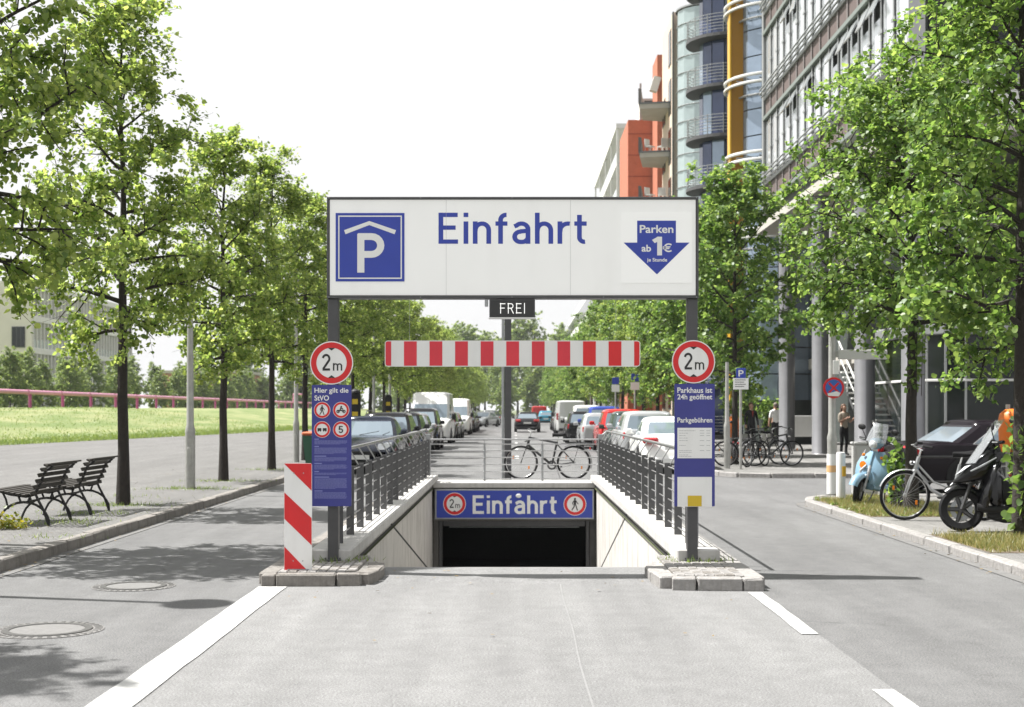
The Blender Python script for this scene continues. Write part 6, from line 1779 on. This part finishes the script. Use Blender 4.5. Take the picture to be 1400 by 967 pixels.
t = thing('apartment_tower', 'apartment tower with curved dark blue glazing and stacked round balconies', 'building', (0, 0, 0))
cx, cy, r = 11.35, 74.5, 1.62
q = MB(); q.lathe([(r-.3, .1), (r-.3, 27.0)], o=(cx, cy, 0), n=24); q.build('core', M_facd, t, smooth=40)
q = MB(); q.bb(11.4, 24, 74, 84, .1, 27); q.build('block', M_fac, t)
for k in range(10):
    z0_ = .3+2.57*k
    P_ = arc_pts(cx, cy, r, 150, 300, 6)
    for j, (a, b) in enumerate(zip(P_[:-1], P_[1:])):
        q = MB(); q.box(((a[0]+b[0])/2, (a[1]+b[1])/2, z0_+1.2), (math.dist(a, b)-.05, .04, 2.25), rot=Matrix.Rotation(math.atan2(b[1]-a[1], b[0]-a[0]), 3, 'Z')); q.build('window_pane', M_paneb if (j+k) % 4 else M_paneb2, t)
    q = MB(); n_ = 20; out_ = arc_pts(cx, cy, 2.35, 140, 320, n_); inn = arc_pts(cx, cy, r-.2, 140, 320, n_)
    poly = out_+inn[::-1]
    q.prism(poly, .16, 0, 'XY', z0_-.2); sl_ = q.build('balcony_slab', mat('balcony_dark', (.075, .075, .078), .7), t)
    for zz in (.18, .34, .50, .66, .82, .98): ring_bar(t, cx, cy, 2.28, z0_-.04+zz, .018, 'balcony_rail', M_fac, 142, 318, 16)
    for a in range(142, 320, 22):
        q = MB(); q.cyl((cx+2.28*math.cos(R(a)), cy+2.28*math.sin(R(a)), z0_-.04), (cx+2.28*math.cos(R(a)), cy+2.28*math.sin(R(a)), z0_+.98), .025, n=5); q.build('baluster', M_fac, t)
t = thing('stair_tower', 'pale curved glass stair tower between dark balconies and beige wall', 'building', (0, 0, 0))
cx, cy, r = 11.75, 86.5, 1.85
q = MB(); q.lathe([(r-.5, .1), (r-.5, 25.6)], o=(cx, cy, 0), n=24); q.build('core', mat('core_pale', (.30, .36, .36), .7), t, smooth=40)
drum(t, cx, cy, r, 165, 310, 6, .3, 25.7, lambda: M_panec, 'glass_pane', .98, .03)
q = MB(); q.lathe([(r+.08, 25.75), (r+.08, 25.85), (.01, 25.9)], o=(cx, cy, 0), n=28); q.build('roof_disc', M_fac, t)
z_ = 1.28
while z_ < 25.7: ring_bar(t, cx, cy, r+.02, z_, .028, 'glazing_bar', M_fac, 165, 310, 14); z_ += .98
q = MB(); q.bb(11.9, 24, 87, 96, .1, 25.5); q.build('block', M_fac, t)

t = thing('beige_apartment_house', 'beige apartment wall with slit windows and jutting concrete balconies', 'building', (0, 0, 0))
q = MB(); q.bb(9.85, 22, 88.4, 94.6, .1, 26.3); q.build('wall', M_beige, t)
q = MB(); q.bb(9.80, 9.86, 87.9, 88.35, .1, 26.2); q.build('drain_strip', M_facd, t)
for k in range(8):
    z0_ = 1.6+3.1*k
    for y, w, h, d_ in ((89.2, 1.4, 2.2, 0), (92.6, .8, 1.7, 0), (93.8, .4, 1.3, 0)):
        if k == 7 and y > 92: continue
        q = MB(); q.bb(9.82, 9.849, y, y+w, z0_, z0_+h); fr = q.build('window', M_facd, t)
        q = MB(); q.bb(9.80, 9.818, y+.08, y+w-.08, z0_+.08, z0_+h-.08); q.build('pane', M_paned, fr)
for k in range(6):
    z0_ = 20.75-3.1*k
    q = MB(); q.prism([(8.0, 90.6), (9.84, 90.2), (9.84, 94.6), (8.5, 94.2)], .34, 0, 'XY', z0_); q.build('balcony', M_slab, t)
    q = MB(); q.prism([(7.97, 90.56), (9.84, 90.16), (9.84, 90.3), (8.08, 90.7)], .1, 0, 'XY', z0_+.3); q.prism([(7.9, 90.55), (8.1, 90.7), (8.55, 94.25), (8.42, 94.25)], .95, 0, 'XY', z0_+.35)
    q.build('parapet', mat('parapet_grey', (.13, .14, .15), .6), t)
for k in (1, 2):
    z0_ = 20.75-3.1*k+.36
    for xx in (8.7, 9.5):
        c_ = thing('balcony_chair', ('white balcony chair on the %s jutting concrete balcony, ' % ('lower' if k == 1 else 'lowest'))+('left one' if xx < 9 else 'right one'), 'chair', (xx, 91.2, z0_), rng_.uniform(0, 6), 'white balcony chairs')
        q = MB(); q.bb(-.25, .25, -.25, .25, .42, .46); q.build('seat', M_wall, c_)
        q = MB(); q.bb(-.25, .25, .21, .25, .46, .95); q.build('backrest', M_wall, c_)
        for a in (-.22, .22):
            for b in (-.22, .22):
                q = MB(); q.cyl((a, b, 0), (a, b, .42), .02, n=5); q.build('leg', M_wall, c_)
t = thing('brick_apartment_house', 'orange-red brick apartment house with stepped top beyond the beige wall', 'building', (0, 0, 0))
q = MB(); q.bb(8.02, 10.0, 100.2, 108, .1, 22.0); q.build('wall', M_brickr, t)
q = MB(); q.bb(9.72, 20, 96.6, 99.9, .1, 25.7); q.build('tower', M_brickr, t)
for k in range(14):
    q = MB(); q.bb(8.01, 9.99, 100.17, 100.199, 1.5+1.5*k, 1.54+1.5*k); q.build('course_joint', mat('brick_joint', (.22, .06, .04), .9), t)
q = MB(); q.bb(8.9, 9.94, 100.6, 104, 22.0, 23.6); q.build('roof_room', M_wall, t)
for k in range(3):
    q = MB(); q.bb(9.2, 9.94, 100.4, 100.55, 22.1+.5*k, 22.4+.5*k); q.build('louvre', M_facd, t)
q = MB(); q.bb(8.85, 8.98, 100.3, 100.5, 22.0, 24.6); q.build('flue', M_fac, t)
q = MB(); q.box((9.55, 96.3, 23.6), (.5, .6, 1.0), rot=Matrix.Rotation(.3, 3, 'Y')); q.build('awning', M_wall, t)
t = thing('white_apartment_house', 'white apartment house with open loggias at the far end of the building row', 'building', (0, 0, 0))
q = MB(); q.bb(10.6, 22, 124, 160, .1, 26.6); q.build('block', M_wall, t)
for k in range(8):
    z0_ = 3.2*k+.6
    q = MB(); q.bb(8.95, 10.59, 124.5, 158, z0_, z0_+.28); q.build('loggia_floor', M_wall, t)
    q = MB(); q.bb(8.95, 9.03, 124.5, 158, z0_+.3, z0_+1.15); q.build('loggia_parapet', mat('frosted_glass', (.50, .53, .53), .3), t)
    q = MB(); q.bb(10.55, 10.597, 126, 156, z0_+.4, z0_+2.6); q.build('glazing', M_paned, t)
q = MB(); q.bb(8.9, 10.59, 124.3, 158.2, 26.2, 26.6); q.build('roof_slab', M_wall, t)
for y in (124.4, 132, 140, 149, 157.8):
    q = MB(); q.bb(8.96, 9.12, y, y+.2, .1, 26.2); q.build('pier', M_wall, t)
t = thing('distant_building', 'pale far building behind the right tree row at the street end', 'building', (0, 0, 0))
q = MB(); q.bb(9.5, 24, 170, 250, .1, 17); q.build('block', M_wall, t)
for k in range(5):
    q = MB(); q.bb(9.44, 9.49, 171, 249, 1.5+3.2*k, 3.2+3.2*k); q.build('window_band', M_paned, t)

# ---------------------------------------------------------------- buildings on the left
t = thing('pale_office_building', 'pale office building with rows of tall narrow windows behind the lawn', 'building', (0, 0, 0))
M_off = mat('pale_stone', (.58, .555, .515), .8, var=.04, vs=.5)
M_offw = mat('office_recess', (.20, .185, .17), .6)
q = MB(); q.bb(-90, -60.3, 177.3, 224, 1, 17.2); q.build('block', M_offw, t)
q = MB(); q.bb(-90, -60.0, 176.8, 177.29, 1, 17.6); q.build('end_wall', M_off, t)
for z0_ in (4.6, 8.6, 12.6, 16.8):
    q = MB(); q.bb(-60.29, -59.9, 177.3, 224.2, z0_, z0_+.75); q.build('floor_band', M_wall, t)
for fl, (z0_, z1_) in enumerate(((1.4, 4.59), (5.36, 8.59), (9.36, 12.59), (13.36, 16.79))):
    for i in range(34):
        y = 177.4+i*1.38
        q = MB(); q.bb(-60.28, -59.95, y, y+.28, z0_, z1_); q.build('pilaster', M_wall, t)
        if fl in (1, 2):
            q = MB(); q.bb(-60.28, -60.1, y+.3, y+1.36, z0_, z0_+1.0); q.build('glass_guard', mat('pale_guard', (.45, .50, .50), .2, .2), t)
for z0_ in (8.9,):
    q = MB(); q.bb(pX(16, 176.7), pX(34, 176.7), 176.70, 176.79, z0_+.4, z0_+3.0); fr = q.build('window', M_facd, t)
    for k in range(3):
        a = pX(16, 176.7)+.1+k*.55; q = MB(); q.bb(a, a+.45, 176.66, 176.69, z0_+.5, z0_+2.9); q.build('pane', M_paned, fr)
t = thing('low_brick_building', 'low brownish brick building beyond the young trees on the left', 'building', (0, 0, 0))
q = MB(); q.bb(pX(222, 255), pX(330, 255), 255, 275, 0, 8.1); q.build('wall', mat('brown_brick', (.34, .16, .10), .8, var=.08, vs=1), t)
q = MB(); q.bb(pX(222, 255)-.3, pX(330, 255)+.3, 254.7, 275.3, 8.1, 8.6); q.build('roof', M_slab, t)
for k in range(6):
    q = MB(); a = pX(228, 255)+k*2.2; q.bb(a, a+1.2, 254.92, 254.99, 4.5, 6.5); q.build('window', M_paned, t)
# ---------------------------------------------------------------- people
def skin_body(verts, edges, tags, mats_, name, parent, lv=2):
    """one continuous skinned figure; tags[i] = material slot of edge i"""
    me = bpy.data.meshes.new(name); me.from_pydata([v[:3] for v in verts], edges, [])
    o = bpy.data.objects.new(name, me); COL.objects.link(o)
    sk = o.modifiers.new('skin', 'SKIN'); sk.use_smooth_shade = True
    for i, v in enumerate(verts):
        d = me.skin_vertices[0].data[i]; d.radius = (v[3], v[4] if len(v) > 4 else v[3]); d.use_root = (i == 0)
    sb = o.modifiers.new('sub', 'SUBSURF'); sb.levels = lv; sb.render_levels = lv
    dg = bpy.context.evaluated_depsgraph_get(); dg.update()
    new = bpy.data.meshes.new_from_object(o.evaluated_get(dg))
    bpy.data.objects.remove(o); bpy.data.meshes.remove(me)
    new.materials.clear()
    for m_ in mats_: new.materials.append(m_)
    A = np.array([verts[e[0]][:3] for e in edges]); B = np.array([verts[e[1]][:3] for e in edges]); T = np.array(tags)
    n = len(new.polygons); ce = np.empty(n*3, 'f'); new.polygons.foreach_get('center', ce); ce = ce.reshape(-1, 3)
    AB = B-A; L2 = (AB**2).sum(1)+1e-9
    tt = np.clip(((ce[:, None, :]-A[None])*AB[None]).sum(2)/L2, 0, 1)
    D = np.linalg.norm(ce[:, None, :]-(A[None]+tt[..., None]*AB[None]), axis=2)
    new.polygons.foreach_set('material_index', T[D.argmin(1)].astype('i')); new.polygons.foreach_set('use_smooth', [True]*n)
    return link(name, new, parent)
M_skin = mat('skin', (.46, .27, .19), .5)
def person(label, x, y, z, rotz, H, top, legs, hair, sleeves=True, arms=None, longhair=False, stride=.0, lapel=None):
    """faces local -Y"""
    t = thing('person', label, 'person', (x, y, z), rotz)
    s = H/1.75
    V = []; E = []; T = []
    def v(a, b, c, r, r2=None): V.append((a*s, b*s, c*s, r*s, (r2 or r)*s)); return len(V)-1
    def e(a, b, k): E.append((a, b)); T.append(k)
    pel = v(0, 0, .95, .145, .105); wai = v(0, -.01, 1.10, .135, .095); che = v(0, -.01, 1.30, .165, .105); sho = v(0, .0, 1.43, .10, .08); nk = v(0, .0, 1.51, .055); hd0 = v(0, -.015, 1.58, .072, .085); hd1 = v(0, -.015, 1.66, .078, .095); hd2 = v(0, -.005, 1.71, .05, .06)
    e(pel, wai, 0); e(wai, che, 0); e(che, sho, 0); e(sho, nk, 2); e(nk, hd0, 2); e(hd0, hd1, 2); e(hd1, hd2, 2)
    for sd in (-1, 1):
        hip = v(sd*.09, 0, .88, .095); kn = v(sd*.10, -.03-stride*sd*.5, .50, .065); an = v(sd*.10, .02-stride*sd, .10, .045); he = v(sd*.10, .05-stride*sd, .045, .04); to = v(sd*.115, -.13-stride*sd, .035, .036)
        e(pel, hip, 1); e(hip, kn, 1); e(kn, an, 1); e(an, he, 3); e(an, to, 3)
        el, wr = (arms or {}).get(sd, ((sd*.25, .02, 1.16), (sd*.25, -.06, .92)))
        sh = v(sd*.18, 0, 1.41, .062); eb = v(*el, .045); wt = v(*wr, .032)
        e(sho, sh, 0); e(sh, eb, 0 if sleeves != 'none' else 2); e(eb, wt, 0 if sleeves is True else 2)
        d = (Vector(wr)-Vector(el)).normalized(); pm = Vector(wr)+d*.07
        pl = v(*pm, .036, .018); e(wt, pl, 2)
        sx = d.cross(Vector((sd, .3, .1))).normalized() if abs(d.x) < .9 else Vector((0, 1, 0))
        for k, (o_, L_) in enumerate(((-.027, .070), (-.009, .082), (.009, .078), (.027, .062))):
            b0 = pm+sx*o_+d*.025; f1 = v(*(b0+d*L_*.55), .009); f2 = v(*(b0+d*L_-Vector((sd*.012, 0, 0))), .008); e(pl, f1, 2); e(f1, f2, 2)
        th = v(*(pm+sx*-.045+d*.005), .010); th2 = v(*(pm+sx*-.055+d*.04), .009); e(wt, th, 2); e(th, th2, 2)
    body = skin_body(V, E, T, [top, legs, M_skin, M_black], 'body', t)
    q = MB(); q.sphere((0, .018*s, 1.675*s), .098*s, 14, 9, sq=(.93, 1.02, .98)); keep = []
    q.v = [(a, b, c) for a, b, c in q.v]
    fs, ms = [], []
    for f, m_ in zip(q.f, q.m):
        cz = sum(q.v[i][2] for i in f)/len(f); cyy = sum(q.v[i][1] for i in f)/len(f)
        if cyy > -.035*s or cz > 1.72*s:
            if cz > (1.60 if not longhair else 1.5)*s: fs.append(f); ms.append(m_)
    q.f, q.m = fs, ms
    if longhair:
        q.loft([[(.10*s*math.cos(a)*w, .035*s+.06*s*math.sin(a), zz*s) for a in [R(-20+220*k/10) for k in range(11)]] for w, zz in ((.95, 1.70), (1.1, 1.58), (1.15, 1.45), (1.0, 1.33), (.7, 1.27))], caps=False, closed=False)
    q.build('hair', hair, t, smooth=60)
    f_ = MB()
    for sd in (-1, 1): f_.sphere((sd*.032*s, -.098*s, 1.655*s), .010*s, 8, 6)
    f_.build('eyes', M_black, body)
    f_ = MB(); f_.sphere((0, -.112*s, 1.625*s), .015*s, 8, 6, sq=(.8, 1, 1.5)); f_.build('nose', M_skin, body)
    f_ = MB(); f_.sphere((0, -.098*s, 1.585*s), .02*s, 8, 6, sq=(1.2, .35, .3)); f_.build('mouth', mat('lips', (.35, .12, .10), .5), body)
    for sd in (-1, 1):
        f_ = MB(); f_.sphere((sd*.083*s, .0, 1.64*s), .025*s, 8, 6, sq=(.4, .7, 1.2)); f_.build('ear', M_skin, body)
    if lapel:
        f_ = MB(); f_.prism([(-.04*s, 1.44*s), (.04*s, 1.44*s), (0, 1.22*s)], .01, 0, 'XZ', -.125*s); f_.build('shirt_front', lapel, body)
    return t
shirt = mat('white_shirt', (.74, .74, .74), .8, var=.03, vs=8); suit = mat('black_suit', (.012, .012, .014), .8); hairb = mat('brown_hair', (.10, .045, .02), .6, var=.2, vs=20); hairg = mat('grey_hair', (.16, .13, .11), .7)
person('person in white shirt and black trousers walking away by the columns', pX(1060, 57), 57, .105, PI+.25, 1.76, shirt, suit, hairg, sleeves=False, stride=.10)
person('person in dark suit standing behind the parked bicycles', pX(1027, 52), 52, .105, .3, 1.74, suit, suit, hairb, lapel=mat('red_tie_shirt', (.30, .04, .04), .7), stride=-.06)
person('person with long brown hair and beige top by a grey column', pX(1153.5, 46), 46, .105, .45, 1.66, mat('beige_top', (.50, .44, .36), .8, var=.08, vs=10), suit, hairb, sleeves=False, arms={-1: ((-.22, -.04, 1.14), (-.10, -.20, 1.24)), 1: ((.24, -.02, 1.14), (.20, -.20, 1.22))}, longhair=True)
# planters and board beside the columns
def potted(label, x, y, seed, h=1.2):
    t = thing('potted_plant', label, 'potted plant', (x, y, .105), 0, 'potted plants by the columns')
    q = MB(); q.lathe([(.20, 0), (.28, .45), (.30, .47), (.27, .47), (.25, .42), (.001, .42)], n=16); q.build('pot', M_wall, t, smooth=40)
    rd_ = random.Random(seed); rng = np.random.default_rng(seed); P_ = []
    st = MB()
    for k in range(26):
        a = rd_.uniform(0, 6.28); rr = rd_.uniform(.2, .75); hh = h*rd_.uniform(.5, 1)
        pts = [(0, 0, .42), (math.cos(a)*rr*.35, math.sin(a)*rr*.35, .42+hh*.75), (math.cos(a)*rr*.75, math.sin(a)*rr*.75, .42+hh), (math.cos(a)*rr, math.sin(a)*rr, .42+hh*.9)]
        st.tube(pts, .008, 4, caps=False)
        for j in range(16):
            f = rd_.uniform(.3, 3); i = min(2, int(f)); p = Vector(pts[i]).lerp(Vector(pts[i+1]), f-i); P_.append((p.x+rd_.gauss(0, .04), p.y+rd_.gauss(0, .04), p.z+rd_.gauss(0, .04)))
    st.build('stems', mat('stem_green', (.05, .10, .02), .7), t)
    tag(link('foliage', leaf_mesh('foliage', np.array(P_), .16, rng, M_leafR), t), kind='stuff')
potted('leafy potted plant behind the person in white, left of the columns', pX(1047, 60), 60, 1, 1.6)
potted('leafy potted plant between the parking sign and the dark-suited person', pX(1022, 59), 59, 2, 2.0)
potted('leafy potted plant left of the parking sign behind the bicycles', pX(1000, 58), 58, 3, 1.8)
t = thing('notice_board', 'white free-standing board between the grey columns', 'board', (pX(1103, 56), 56, .105))
q = MB(); q.bb(-.75, .75, 0, .04, .42, 1.25, b=.01); q.build('panel', M_white2, t)
for xx in (-.5, .5):
    q = MB(); q.bb(xx-.05, xx+.05, .005, .035, 0, .415); q.bb(xx-.05, xx+.05, -.15, .2, 0, .02); q.build('leg', M_steel_d, t)

# ---------------------------------------------------------------- summer haze
q = MB(); q.bb(-2600, 2600, -70, 5100, -4.5, 32)
hz = q.build('haze', [])
m = bpy.data.materials.new('haze_air'); m.use_nodes = True
N, L = m.node_tree.nodes, m.node_tree.links
N.remove(N['Principled BSDF'])
pv_ = N.new('ShaderNodeVolumePrincipled'); pv_.inputs['Color'].default_value = (.93, .96, 1.0, 1); pv_.inputs['Density'].default_value = .00017
L.new(pv_.outputs[0], N['Material Output'].inputs['Volume'])
hz.data.materials.append(m); hz['kind'] = 'stuff'
